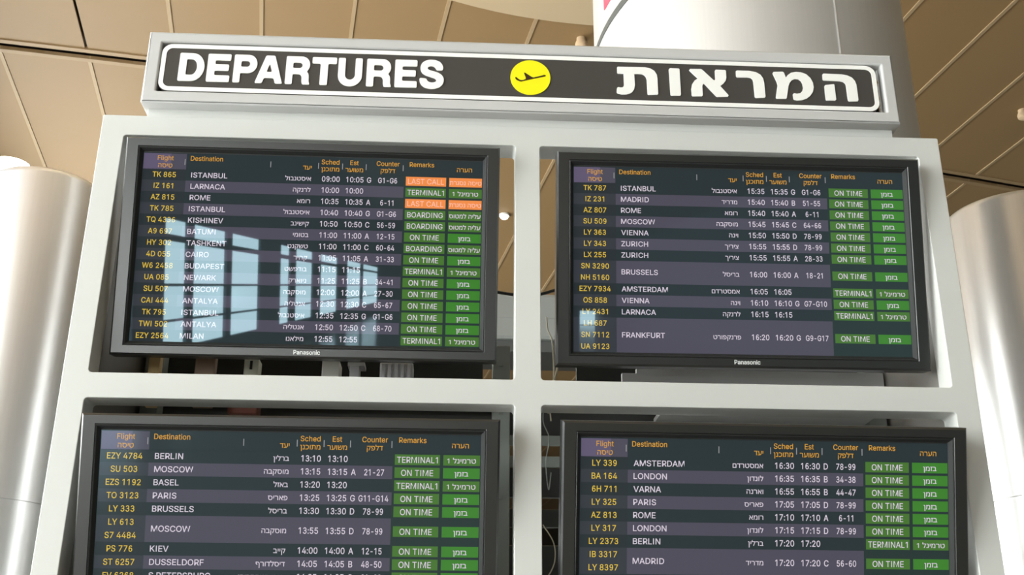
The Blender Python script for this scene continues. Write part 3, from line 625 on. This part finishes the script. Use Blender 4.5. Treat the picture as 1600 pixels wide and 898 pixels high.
pl = [(0.0488,3.3083),(0.0512,3.309),(0.0558,3.305),(0.0598,3.3016),(0.0651,3.2992),(0.0717,3.2999),(0.0784,3.3035),(0.079,3.3081),(0.0737,3.3241),(0.077,3.3242),(0.0956,3.311),(0.1009,3.3093),(0.1169,3.3138),(0.1315,3.3187),(0.1357,3.3178),(0.1361,3.316),(0.1328,3.3139),(0.1062,3.3068),(0.0956,3.3041),(0.0784,3.2989),(0.0665,3.2951),(0.0625,3.2953),(0.0559,3.2981),(0.0512,3.3013),(0.0492,3.3047)]
sil = plate('airplane_symbol', [pl], YL - 0.0012, YL - 0.0001, M['plane'], disc)

# ------------------------------------------------------------------ flight screens
SW, SH = 0.922, 0.519
KX = {}
def put_text(bm, s, u, v, cap, kx, align, mi, y, off=0.0, heb=False):
    """text with its capital height cap (share of screen height) centred on v, at u; kx stretches it sideways"""
    if heb:
        s = s[::-1] if not s.endswith(' 1') else '1 ' + s[:-2][::-1]
    vs, fs = text_geo(s, off)
    capg = 0.475 if heb else 0.509
    k = cap * SH / capg
    x0 = min(q[0] for q in vs); x1 = max(q[0] for q in vs)
    w = (x1 - x0) * k * kx
    X = (u - 0.5) * SW - (0 if align == 'L' else w if align == 'R' else w / 2)
    Zc = (0.5 - v) * SH - capg * k / 2
    vv = [bm.verts.new((X + (q[0] - x0) * k * kx, y, Zc + q[1] * k)) for q in vs]
    for f in fs:
        try:
            nf = bm.faces.new([vv[i] for i in f]); nf.material_index = mi
        except ValueError:
            pass
def rect(bm, u0, u1, v0, v1, mi, y):
    X0, X1 = (u0 - 0.5) * SW, (u1 - 0.5) * SW
    A, B = (0.5 - v0) * SH, (0.5 - v1) * SH
    f = bm.faces.new([bm.verts.new(p) for p in ((X0, y, B), (X1, y, B), (X1, y, A), (X0, y, A))])
    f.material_index = mi
def fit(ref, target_u, cap, heb=False, off=0.0):
    s = ref[::-1] if heb else ref
    vs, _ = text_geo(s, off)
    k = cap * SH / (0.475 if heb else 0.509)
    return target_u * SW / ((max(q[0] for q in vs) - min(q[0] for q in vs)) * k)
C_DEST, C_FL, C_TIME, C_REM, C_HEAD, C_HEB, C_HHEB = 0.0268, 0.0275, 0.0282, 0.0280, 0.0250, 0.0200, 0.0205
K_DEST = fit('LONDON', 0.0895, C_DEST)
K_FL = fit('LY 339', 0.0655, C_FL, off=0.004)
K_TIME = fit('16:30', 0.0515, C_TIME, off=0.006)
K_CNT = fit('78-99', 0.0525, C_TIME, off=0.006)
K_REM = fit('ON TIME', 0.0850, C_REM)
K_HEAD = fit('Destination', 0.0945, C_HEAD, off=0.008)
K_HEB = fit('אמסטרדם', 0.0835, C_HEB, True, 0.006)
K_HREM = fit('בזמן', 0.0365, C_HEB, True, 0.006)
K_HHEB = fit('מתוכנן', 0.0535, C_HHEB, True, 0.012)
Y0, Y1, Y2, Y3 = -0.0003, -0.0006, -0.0009, -0.0012
V0, DV = 0.1145, 0.0608
REMARK = {'T': ('ON TIME', 'בזמן', 'green', 'green2', 'text'), '1': ('TERMINAL1', 'טרמינל 1', 'green', 'green', 'text'),
          'B': ('BOARDING', 'עליה למטוס', 'green', 'green', 'text'), 'L': ('LAST CALL', 'טיסה נסגרת', 'orange', 'orange', 'pink')}
T1 = [(['TK 865'], 'ISTANBUL', 'איסטנבול', '09:00', '10:05', 'G', 'G1-G6', 'L'),
      (['IZ 161'], 'LARNACA', 'לרנקה', '10:00', '10:00', '', '', '1'),
      (['AZ 815'], 'ROME', 'רומא', '10:35', '10:35', 'A', '6-11', 'L'),
      (['TK 785'], 'ISTANBUL', 'איסטנבול', '10:40', '10:40', 'G', 'G1-G6', 'B'),
      (['TQ 4336'], 'KISHINEV', 'קישינב', '10:50', '10:50', 'C', '56-59', 'B'),
      (['A9 697'], 'BATUMI', 'בטומי', '11:00', '11:00', 'A', '12-15', 'T'),
      (['HY 302'], 'TASHKENT', 'טשקנט', '11:00', '11:00', 'C', '60-64', 'B'),
      (['4D 055'], 'CAIRO', 'קהיר', '11:05', '11:05', 'A', '31-33', 'T'),
      (['W6 2458'], 'BUDAPEST', 'בודפשט', '11:15', '11:15', '', '', '1'),
      (['UA 085'], 'NEWARK', 'ניוארק', '11:25', '11:25', 'B', '34-41', 'T'),
      (['SU 507'], 'MOSCOW', 'מוסקבה', '12:00', '12:00', 'A', '27-30', 'T'),
      (['CAI 444'], 'ANTALYA', 'אנטליה', '12:30', '12:30', 'C', '65-67', 'T'),
      (['TK 795'], 'ISTANBUL', 'איסטנבול', '12:35', '12:35', 'G', 'G1-G6', 'T'),
      (['TWI 502'], 'ANTALYA', 'אנטליה', '12:50', '12:50', 'C', '68-70', 'T'),
      (['EZY 2564'], 'MILAN', 'מילאנו', '12:55', '12:55', '', '', '1')]
T2 = [(['TK 787'], 'ISTANBUL', 'איסטנבול', '15:35', '15:35', 'G', 'G1-G6', 'T'),
      (['IZ 231'], 'MADRID', 'מדריד', '15:40', '15:40', 'B', '51-55', 'T'),
      (['AZ 807'], 'ROME', 'רומא', '15:40', '15:40', 'A', '6-11', 'T'),
      (['SU 509'], 'MOSCOW', 'מוסקבה', '15:45', '15:45', 'C', '64-66', 'T'),
      (['LY 363'], 'VIENNA', 'וינה', '15:50', '15:50', 'D', '78-99', 'T'),
      (['LY 343'], 'ZURICH', 'ציריך', '15:55', '15:55', 'D', '78-99', 'T'),
      (['LX 255'], 'ZURICH', 'ציריך', '15:55', '15:55', 'A', '28-33', 'T'),
      (['SN 3290', 'NH 5160'], 'BRUSSELS', 'בריסל', '16:00', '16:00', 'A', '18-21', 'T'),
      (['EZY 7934'], 'AMSTERDAM', 'אמסטרדם', '16:05', '16:05', '', '', '1'),
      (['OS 858'], 'VIENNA', 'וינה', '16:10', '16:10', 'G', 'G7-G10', 'T'),
      (['LY 2431'], 'LARNACA', 'לרנקה', '16:15', '16:15', '', '', '1'),
      (['LH 687', 'SN 7112', 'UA 9123'], 'FRANKFURT', 'פרנקפורט', '16:20', '16:20', 'G', 'G9-G17', 'T')]
T3 = [(['EZY 4784'], 'BERLIN', 'ברלין', '13:10', '13:10', '', '', '1'),
      (['SU 503'], 'MOSCOW', 'מוסקבה', '13:15', '13:15', 'A', '21-27', 'T'),
      (['EZS 1192'], 'BASEL', 'באזל', '13:20', '13:20', '', '', '1'),
      (['TO 3123'], 'PARIS', 'פאריס', '13:25', '13:25', 'G', 'G11-G14', 'T'),
      (['LY 333'], 'BRUSSELS', 'בריסל', '13:30', '13:30', 'D', '78-99', 'T'),
      (['LY 613', 'S7 4484'], 'MOSCOW', 'מוסקבה', '13:55', '13:55', 'D', '78-99', 'T'),
      (['PS 776'], 'KIEV', 'קייב', '14:00', '14:00', 'A', '12-15', 'T'),
      (['ST 6257'], 'DUSSELDORF', 'דיסלדורף', '14:05', '14:05', 'B', '48-50', 'T'),
      (['FV 6268'], 'S.PETERSBURG', 'סנט פטרסבורג', '14:05', '14:05', 'C', '61-63', 'T')]
T4 = [(['LY 339'], 'AMSTERDAM', 'אמסטרדם', '16:30', '16:30', 'D', '78-99', 'T'),
      (['BA 164'], 'LONDON', 'לונדון', '16:35', '16:35', 'B', '34-38', 'T'),
      (['6H 711'], 'VARNA', 'וארנה', '16:55', '16:55', 'B', '44-47', 'T'),
      (['LY 325'], 'PARIS', 'פאריס', '17:05', '17:05', 'D', '78-99', 'T'),
      (['AZ 813'], 'ROME', 'רומא', '17:10', '17:10', 'A', '6-11', 'T'),
      (['LY 317'], 'LONDON', 'לונדון', '17:15', '17:15', 'D', '78-99', 'T'),
      (['LY 2373'], 'BERLIN', 'ברלין', '17:20', '17:20', '', '', '1'),
      (['IB 3317', 'LY 8397'], 'MADRID', 'מדריד', '17:20', '17:20', 'C', '56-60', 'T')]

def ring_loops(bm, loops, mis):
    """quads between successive rectangular loops (half width, half height, y)"""
    R = []
    for hx, hz, yy in loops:
        R.append([bm.verts.new(p) for p in ((-hx, yy, -hz), (hx, yy, -hz), (hx, yy, hz), (-hx, yy, hz))])
    for i, (a, b) in enumerate(zip(R, R[1:])):
        for k in range(4):
            f = bm.faces.new((a[k], a[(k + 1) % 4], b[(k + 1) % 4], b[k]))
            f.material_index = mis[i]

def flight_screen(table, cx, cy, cz, tilt, yaw, label):
    root = tag(empty('flight_screen', (cx, cy, cz), (tilt, 0, yaw)), label, 'screen', 'flight information screens in the frame')
    # bezel
    bm = bmesh.new()
    hw, hh = 0.509, 0.2985
    ring_loops(bm, [(hw - 0.004, hh - 0.004, 0.052), (hw, hh, 0.048), (hw, hh, -0.005), (hw - 0.005, hh - 0.005, -0.012), (0.4755, 0.274, -0.012), (0.474, 0.2725, -0.0105), (0.4725, 0.271, -0.012), (0.4700, 0.2685, -0.011), (0.4625, 0.261, 0.0), (0.459, 0.2575, 0.0005)], [0] * 6 + [1] * 3)
    bz = done(bm, 'bezel', [M['bezel'], M['bevel']], root, (0, 0, 0.0035))
    # rear casing
    bm = bmesh.new()
    ring_loops(bm, [(0.500, 0.289, 0.0505), (0.500, 0.289, 0.062), (0.470, 0.255, 0.084), (0.300, 0.200, 0.098)], [0] * 3)
    bm.faces.new([v for v in bm.verts][-4:])
    done(bm, 'rear_casing', M['case'], root, (0, 0, 0.0035))
    # screen
    bm = bmesh.new()
    box(bm, -SW / 2 - 0.002, SW / 2 + 0.002, 0.0, 0.02, -SH / 2 - 0.002, SH / 2 + 0.002)
    scr = done(bm, 'screen', SC['black'], root)
    # header row
    def strip(name, v0, v1, cells, par):
        bm = bmesh.new()
        A, B = (0.5 - v0) * SH, (0.5 - v1) * SH
        us = [cells[0][0]] + [c[1] for c in cells]
        lo = [bm.verts.new(((u - 0.5) * SW, Y0, B)) for u in us]
        hi = [bm.verts.new(((u - 0.5) * SW, Y0, A)) for u in us]
        for i, c in enumerate(cells):
            f = bm.faces.new((lo[i], lo[i + 1], hi[i + 1], hi[i])); f.material_index = SI[c[2]]
        return done(bm, name, SCM, par)
    def words(name, par, *items):
        bm = bmesh.new()
        for it in items:
            put_text(bm, *it)
        return done(bm, name, SCM, par)
    ho = 0.005
    hd = strip('header_row', 0.0, 0.086, [(0.0, 0.08, 'head'), (0.08, 0.125, 'band'), (0.125, 1.0, 'black')], root)
    am = SI['amber']
    words('column_heading', hd, ('Flight', 0.064, 0.024, C_HEAD, K_HEAD, 'C', am, Y2, ho), ('טיסה', 0.064, 0.066, C_HHEB, K_HHEB, 'C', am, Y2, ho, True))
    words('column_heading', hd, ('Destination', 0.137, 0.023, C_HEAD, K_HEAD, 'L', am, Y2, ho))
    words('column_heading', hd, ('יעד', 0.493, 0.056, C_HHEB, K_HHEB, 'R', am, Y2, ho, True))
    for tx, hx, uc in (('Sched', 'מתוכנן', 0.548), ('Est', 'משוער', 0.619), ('Counter', 'דלפק', 0.719)):
        words('column_heading', hd, (tx, uc, 0.022, C_HEAD, K_HEAD, 'C', am, Y2, ho), (hx, uc, 0.062, C_HHEB, K_HHEB, 'C', am, Y2, ho, True))
    words('column_heading', hd, ('Remarks', 0.783, 0.022, C_HEAD, K_HEAD, 'L', am, Y2, ho))
    words('column_heading', hd, ('הערה', 0.947, 0.046, C_HHEB, K_HHEB, 'C', am, Y2, ho, True))
    for u in (0.121, 0.372, 0.513, 0.584, 0.654, 0.764):
        bm = bmesh.new()
        rect(bm, u - 0.0011, u + 0.0011, 0.028, 0.060, SI['tick'], Y2)
        done(bm, 'divider_tick', SCM, hd)
    n = 0
    for ri, (fl, dest, heb, sch, est, let, cnt, rem) in enumerate(table):
        top = V0 + DV * n - DV / 2; bot = min(top + DV * len(fl), 1.0)
        vc = (top + bot) / 2
        lt = ri % 2 == 1
        row = strip('flight_row', top, bot, [(0.0, 0.126, 'fband' if lt else 'fdark'), (0.126, 0.767, 'band' if lt else 'black'), (0.767, 1.0, 'rem')], root)
        for i, q in enumerate(fl):
            words('flight_number', row, (q, 0.063, top + DV * (i + 0.5), C_FL, K_FL, 'C', SI['yellow'], Y2, 0.007))
        wt = SI['text']
        words('destination_name', row, (dest, 0.1415, vc - 0.001, C_DEST, K_DEST, 'L', wt, Y2, 0.008))
        words('destination_name', row, (heb, 0.493, vc + 0.003, C_HEB, K_HEB, 'R', wt, Y2, 0.006, True))
        words('time', row, (sch, 0.551, vc, C_TIME, K_TIME, 'C', wt, Y2, 0.008))
        words('time', row, (est, 0.622, vc, C_TIME, K_TIME, 'C', wt, Y2, 0.008))
        if let:
            words('counter_zone', row, (let, 0.664, vc, C_TIME, K_TIME, 'C', wt, Y2, 0.008))
            words('counter_numbers', row, (cnt, 0.719, vc, C_TIME, K_CNT, 'C', wt, Y2, 0.008))
        tx, hx, b1, b2, tc = REMARK[rem]
        bm = bmesh.new()
        rect(bm, 0.773, 0.893, vc - 0.0250, vc + 0.0240, SI[b1], Y1)
        put_text(bm, tx, 0.833, vc, C_REM, K_REM * (0.97 if rem in '1' else 1.0), 'C', SI[tc], Y2, 0.004)
        done(bm, 'remark_box', SCM, row)
        bm = bmesh.new()
        rect(bm, 0.902, 1.0, vc - 0.0250, vc + 0.0240, SI[b2], Y1)
        put_text(bm, hx, 0.951, vc + 0.003, C_HEB, K_HREM * (1.0 if rem in 'T1' else 0.9), 'C', SI[tc], Y2, 0.006, True)
        done(bm, 'remark_box', SCM, row)
        n += len(fl)
    # maker's name on the lower bezel
    vs, fs = text_geo('Panasonic', 0.016)
    k = 0.0118 / 0.509 * 0.93
    bm = bmesh.new()
    x0 = min(v[0] for v in vs); x1 = max(v[0] for v in vs)
    vv = [bm.verts.new(((v[0] - (x0 + x1) / 2) * k * 0.98 + 0.006, -0.0126, -0.289 + v[1] * k)) for v in vs]
    for f in fs:
        try: bm.faces.new([vv[i] for i in f])
        except ValueError: pass
    ex = bmesh.ops.extrude_face_region(bm, geom=bm.faces[:])
    bmesh.ops.translate(bm, vec=(0, 0.0008, 0), verts=[g for g in ex['geom'] if isinstance(g, bmesh.types.BMVert)])
    done(bm, 'maker_name', M['logo'], root, (0, 0, 0.0035))
    # mounting arms to the rack behind
    for x in (-0.22, 0.22):
        bm = bmesh.new()
        box(bm, x - 0.02, x + 0.02, 0.099, 0.125, -0.19, 0.19, 0.003)
        box(bm, x - 0.015, x + 0.015, 0.12, 0.44 - cy + 0.02, -0.02, 0.03, 0.003)
        done(bm, 'mount_arm', M['rackdark'], root)
    return root
flight_screen(T1, -0.5021, 0.0245, Z0 + 0.1927, 0.1877, 0.0046, 'upper left flight screen, with orange LAST CALL boxes and daylight mirrored in it')
flight_screen(T2, 0.6746, 0.0200, Z0 + 0.1871, 0.1805, -0.0093, 'upper right flight screen, flights from 15:35 to 16:20 ending with Frankfurt')
flight_screen(T3, -0.4968, 0.0025, Z0 - 0.5867, 0.2554, 0.0005, 'lower left flight screen, first flight to Berlin at 13:10')
flight_screen(T4, 0.6728, -0.0076, Z0 - 0.5893, 0.2847, 0.0082, 'lower right flight screen, first flight to Amsterdam at 16:30')

# ------------------------------------------------------------------ columns behind
def column(x, y, r, ztop, seams, label, mname='duct', uplight=None):
    root = tag(empty('round_column', (x, y, 0)), label, 'column', 'round columns behind the frame')
    bm = bmesh.new()
    sh = 0.05
    prof = [(r, 0.0)]
    for z in seams:
        prof += [(r, z - 0.006), (r - 0.012, z - 0.004), (r - 0.012, z + 0.004), (r, z + 0.006)]
    prof += [(r, ztop - sh)] + [(r - sh + sh * math.cos(a * math.pi / 12), ztop - sh + sh * math.sin(a * math.pi / 12)) for a in range(1, 7)] + [(0.0, ztop)]
    lathe(bm, prof, 96)
    done(bm, 'cladding', M[mname], root, smooth=True)
    bm = bmesh.new()
    lathe(bm, [(r + 0.03, 0.0), (r + 0.03, 0.12), (r + 0.001, 0.13)], 64)
    done(bm, 'base_ring', M['ductcap'], root, smooth=True)
    return root
column(-2.821, 3.920, 0.364, 4.84, [2.75], 'pale round column left of the frame with a floodlight on top')
column(3.69, 3.97, 0.47, 4.84, [2.87], 'bright pale round column right of the frame')

big = tag(empty('round_column', (1.513, 2.624, 0)), 'wide brushed steel column rising to the ceiling behind the sign', 'column', None)
BR = 0.868
bm = bmesh.new()
lathe(bm, [(BR, 0.0), (BR, 1.2), (BR, 2.4), (BR, 3.9), (BR, 5.2), (BR, 6.6), (BR, HZ - 0.1)], 128)
done(bm, 'cladding', M['steel'], big, smooth=True)
bm = bmesh.new(); lathe(bm, [(BR + 0.03, 0.0), (BR + 0.03, 0.15), (BR + 0.001, 0.16)], 96)
done(bm, 'base_ring', M['ductcap'], big, smooth=True)
bm = bmesh.new()
lathe(bm, [(BR + 0.001, 0.2), (BR + 0.003, 0.2), (BR + 0.003, HZ - 0.2), (BR + 0.001, HZ - 0.2)], 2, a0=math.radians(14.25), a1=math.radians(15.0))
done(bm, 'cladding_seam', M['lightseam'], big)
def wrap(bm, lower, upper, rr):
    # band on the column between two polylines of (angle, height)
    A = [[bm.verts.new((q * math.sin(math.radians(a)), -q * math.cos(math.radians(a)), z)) for q in (rr, rr + 0.003)] for a, z in lower]
    B = [[bm.verts.new((q * math.sin(math.radians(a)), -q * math.cos(math.radians(a)), z)) for q in (rr, rr + 0.003)] for a, z in upper]
    for i in range(len(A) - 1):
        for quad in ((A[i][1], A[i + 1][1], B[i + 1][1], B[i][1]), (A[i][0], A[i + 1][0], A[i + 1][1], A[i][1]), (B[i][0], B[i + 1][0], B[i + 1][1], B[i][1])):
            bm.faces.new(quad)
lo, up = [], []
for k in range(25):
    a = -112 + k * 4.0
    zz = 5.135 + 0.075 * max(0.0, (a + 84) / 26) ** 1.35
    lo.append((a, zz)); up.append((a, zz + 0.036 + 0.0004 * (a + 84)))
bm = bmesh.new(); wrap(bm, lo, up, BR + 0.001)
done(bm, 'curved_line', M['charcoal'], big)
bm = bmesh.new(); wrap(bm, [(-75.6, 5.30), (-74.3, 5.298), (-69.5, 5.315), (-64, 5.35)], [(-75.8, 5.42), (-74.4, 5.42), (-69.5, 5.42), (-64, 5.42)], BR + 0.001)
done(bm, 'red_mark', M['red'], big)

# pool of light on the ceiling round the big column, modelled as a pale disc
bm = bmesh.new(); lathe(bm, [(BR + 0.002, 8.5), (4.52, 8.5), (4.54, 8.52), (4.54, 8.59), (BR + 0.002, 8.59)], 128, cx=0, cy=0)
o = done(bm, 'light_pool_disc', M['lightpool'], None, (1.513, 2.624, 0), smooth=True)
tag(o, 'pale round disc standing for a pool of light on the ceiling around the wide steel column', 'light pool disc')

# ------------------------------------------------------------------ lamps and fittings on the ceiling
def uplight(x, y, z, label, power=1.0):
    root = tag(empty('floodlight', (x, y, z)), label, 'lamp')
    bm = bmesh.new(); lathe(bm, [(0.0, 0.0), (0.07, 0.0), (0.07, 0.015), (0.025, 0.02), (0.025, 0.035), (0.0, 0.035)], 24)
    done(bm, 'foot', M['white'], root, smooth=True)
    bm = bmesh.new(); lathe(bm, [(0.0, 0.035), (0.06, 0.042), (0.10, 0.07), (0.115, 0.11), (0.105, 0.11), (0.09, 0.075), (0.0, 0.05)], 32)
    done(bm, 'reflector', M['lamp'], root, smooth=True)
    bm = bmesh.new(); lathe(bm, [(0.104, 0.108), (0.09, 0.122), (0.05, 0.134), (0.0, 0.138)], 32)
    done(bm, 'lens', M['lamp'], root, smooth=True)
    ld = bpy.data.lights.new('floodlight_beam', 'SPOT')
    ld.energy = UPLIGHT * power; ld.color = (1.0, 0.93, 0.82); ld.spot_size = math.radians(165); ld.spot_blend = 0.9; ld.shadow_soft_size = 0.1
    lo_ = bpy.data.objects.new('floodlight_beam', ld); COL.objects.link(lo_)
    lo_.parent = root; lo_.location = (0, 0, 0.26); lo_.rotation_euler = (math.pi, 0, 0)
uplight(-3.03, 3.80, 4.84, 'glowing white floodlight on top of the left column')
uplight(3.85, 4.20, 4.84, 'unseen white floodlight added on top of the right column', 0.35)  # hidden lamp, added to throw more light on the ceiling

root = tag(empty('ceiling_lamp', (0.513, 12.118, HZ)), 'small glowing white lamp on the ceiling, seen between the upper screens', 'lamp')
bm = bmesh.new(); lathe(bm, [(0.075, 0.0), (0.075, -0.03), (0.065, -0.03)], 32); done(bm, 'rim', M['white'], root, smooth=True)
bm = bmesh.new(); lathe(bm, [(0.065, -0.02), (0.055, -0.055), (0.03, -0.075), (0.0, -0.08)], 32); done(bm, 'bulb', M['lamp'], root, smooth=True)
for x, y, lab in ((1.16, 7.53, 'tan round ceiling fitting beside the steel column, just above the sign'), (6.726, 8.749, 'tan round ceiling fitting at the far right above the right column')):
    root = tag(empty('ceiling_fitting', (x, y, HZ)), lab, 'ceiling fitting', 'tan round ceiling fittings')
    bm = bmesh.new(); lathe(bm, [(0.05, 0.0), (0.05, -0.05), (0.045, -0.055)], 32); done(bm, 'collar', M['tan'], root, smooth=True)
    bm = bmesh.new(); lathe(bm, [(0.06, -0.05), (0.068, -0.075), (0.06, -0.11), (0.035, -0.13), (0.0, -0.135)], 32); done(bm, 'cap', M['tan'], root, smooth=True)

# ------------------------------------------------------------------ what stands inside and behind the frame
for x in (XL + 0.10, 0.033, XR - 0.10):
    bm = bmesh.new(); box(bm, x - 0.025, x + 0.028, 0.44, 0.50, 0.0, 2.66, 0.003)
    if abs(x) < 0.2:
        for z in (2.60, 2.45, 2.2):
            box(bm, x - 0.006, x + 0.006, 0.434, 0.441, z - 0.006, z + 0.006, 0.002)
    done(bm, 'upright', M['rackgrey'], board)
rails = [(2.40, 2.50, 'rackdark'), (2.368, 2.399, 'rackgrey'), (2.302, 2.336, 'rackgrey'), (2.213, 2.30, 'rackdark'), (2.126, 2.178, 'rackdark'), (1.62, 2.073, 'rackdark')]
for a, b, m in rails:
    bm = bmesh.new(); box(bm, XL + 0.02, XR - 0.02, 0.502, 0.52 if m == 'rackdark' else 0.51, a, b, 0.002)
    done(bm, 'rail', M[m], board)
for x0, x1 in ((XL + 0.02, -0.02), (0.27, XR - 0.02)):
    bm = bmesh.new(); box(bm, x0, x1, 0.525, 0.535, 2.40, 2.65)
    done(bm, 'back_sheet', M['rackdark'], board)
bm = bmesh.new(); box(bm, 0.375, 1.14, 0.285, 0.30, 2.42, 2.533, 0.001); box(bm, 0.417, 1.14, 0.2849, 0.3001, 2.525, 2.547, 0.001); box(bm, 0.5, 1.14, 0.30, 0.50, 2.44, 2.455)
done(bm, 'metal_tray', M['galv'], board)
bm = bmesh.new(); box(bm, XL + 0.07, 0.0, 0.235, 0.44, 2.455, 2.475, 0.001)
done(bm, 'inner_shelf', M['rackdark'], board)

# grey cabinet on a post further back, seen in the gaps between the upper screens
cab = tag(empty('rear_cabinet', (0.1, 5.0, 0)), 'plain grey cabinet on a post, glimpsed between the two upper screens', 'cabinet')
bm = bmesh.new(); box(bm, -0.75, 0.75, 0.0, 0.5, 4.23, 4.60, 0.03); box(bm, -0.752, 0.752, -0.002, 0.502, 4.40, 4.405)
done(bm, 'cabinet_body', M['sheet'], cab)
bm = bmesh.new(); box(bm, -0.72, 0.72, 0.02, 0.48, 4.14, 4.23, 0.005)
done(bm, 'base_rail', M['rackdark'], cab)
bm = bmesh.new(); box(bm, -0.62, -0.46, 0.15, 0.35, 0.0, 4.14, 0.01)
done(bm, 'post', M['rackgrey'], cab)

bm = bmesh.new(); box(bm, -0.945, -0.914, 0.205, 0.2349, 2.392, 2.549, 0.002)
tag(done(bm, 'timber_strip', M['wood']), 'pale timber strip behind the bar under the upper left screen', 'timber strip')
bm = bmesh.new(); box(bm, -0.819, -0.764, 0.205, 0.2349, 2.393, 2.548, 0.003)
tag(done(bm, 'brown_block', M['brown']), 'brown block behind the bar, right of the timber strip', 'block')
bm = bmesh.new(); box(bm, -0.731, -0.649, 0.26, 0.32, 2.388, 2.4549, 0.003)
tag(done(bm, 'red_brown_box', M['redbrown']), 'low red-brown box seen over the lower left screen', 'box')
root = tag(empty('socket_box', (-0.676, 0.28, 2.4752)), 'cream socket box under the upper left screen, with a dark slot', 'socket box')
bm = bmesh.new(); box(bm, -0.021, 0.021, -0.02, 0.03, 0, 0.073, 0.004)
done(bm, 'housing', M['cream'], root)
bm = bmesh.new(); box(bm, -0.004, 0.003, -0.022, -0.0195, 0.04, 0.065)
done(bm, 'slot', M['cableblack'], root)
bm = bmesh.new(); box(bm, -0.479, -0.430, 0.26, 0.33, 2.4752, 2.547, 0.002)
tag(done(bm, 'white_card_box', M['paper']), 'off-white card box under the upper left screen, right of its middle', 'box')
bm = bmesh.new(); box(bm, -0.402, -0.375, 0.27, 0.32, 2.4752, 2.538, 0.002); box(bm, -0.408, -0.36, 0.268, 0.322, 2.534, 2.545, 0.001)
tag(done(bm, 'cable_clamp', M['galv']), 'small metal clamp between the white card box and the junction box', 'clamp')
root = tag(empty('junction_box', (-0.27, 0.29, 2.4752)), 'grey ribbed junction box under the upper left screen', 'junction box')
bm = bmesh.new(); box(bm, -0.047, 0.047, -0.02, 0.04, 0, 0.071, 0.003)
done(bm, 'housing', M['galv'], root)
bm = bmesh.new()
for k in range(5):
    box(bm, -0.042 + k * 0.018, -0.032 + k * 0.018, -0.028, -0.0195, 0.01, 0.066, 0.001)
done(bm, 'ribs', M['galv'], root)

def cable(name, ctrl, r, m, label):
    bm = bmesh.new(); tube(bm, curve_pts(ctrl, 8), r)
    o = done(bm, name, M[m], smooth=True)
    tag(o, label, 'cable')
cable('sagging_cable', [(-0.06, 0.43, 2.86), (-0.02, 0.42, 2.835), (0.06, 0.42, 2.82), (0.13, 0.42, 2.818), (0.20, 0.42, 2.838), (0.26, 0.43, 2.87)], 0.005, 'cableblack', 'black cable sagging across the gap between the upper screens')
cable('hanging_cable', [(0.168, 0.40, 2.74), (0.172, 0.40, 2.70), (0.185, 0.40, 2.66), (0.188, 0.40, 2.55), (0.175, 0.40, 2.48), (0.18, 0.41, 2.42)], 0.0022, 'cablewhite', 'thin cream cable hanging in the gap left of the upper right screen')
cable('hanging_cable', [(0.20, 0.38, 2.62), (0.195, 0.38, 2.56), (0.175, 0.39, 2.50), (0.172, 0.40, 2.44)], 0.0032, 'cablewhite', 'thicker cream cable below the lower left corner of the upper right screen')
cable('hanging_cable', [(0.16, 0.42, 2.48), (0.158, 0.42, 2.42), (0.175, 0.42, 2.37), (0.165, 0.42, 2.30), (0.172, 0.42, 2.22), (0.18, 0.42, 2.27)], 0.0018, 'rackgrey', 'thin grey cable looped in the gap left of the lower right screen')
cable('hanging_cable', [(0.155, 0.42, 2.12), (0.185, 0.42, 2.07), (0.188, 0.42, 2.02), (0.17, 0.42, 1.98), (0.15, 0.42, 1.97)], 0.0018, 'cablewhite', 'pale cable curling low in the gap left of the lower right screen')
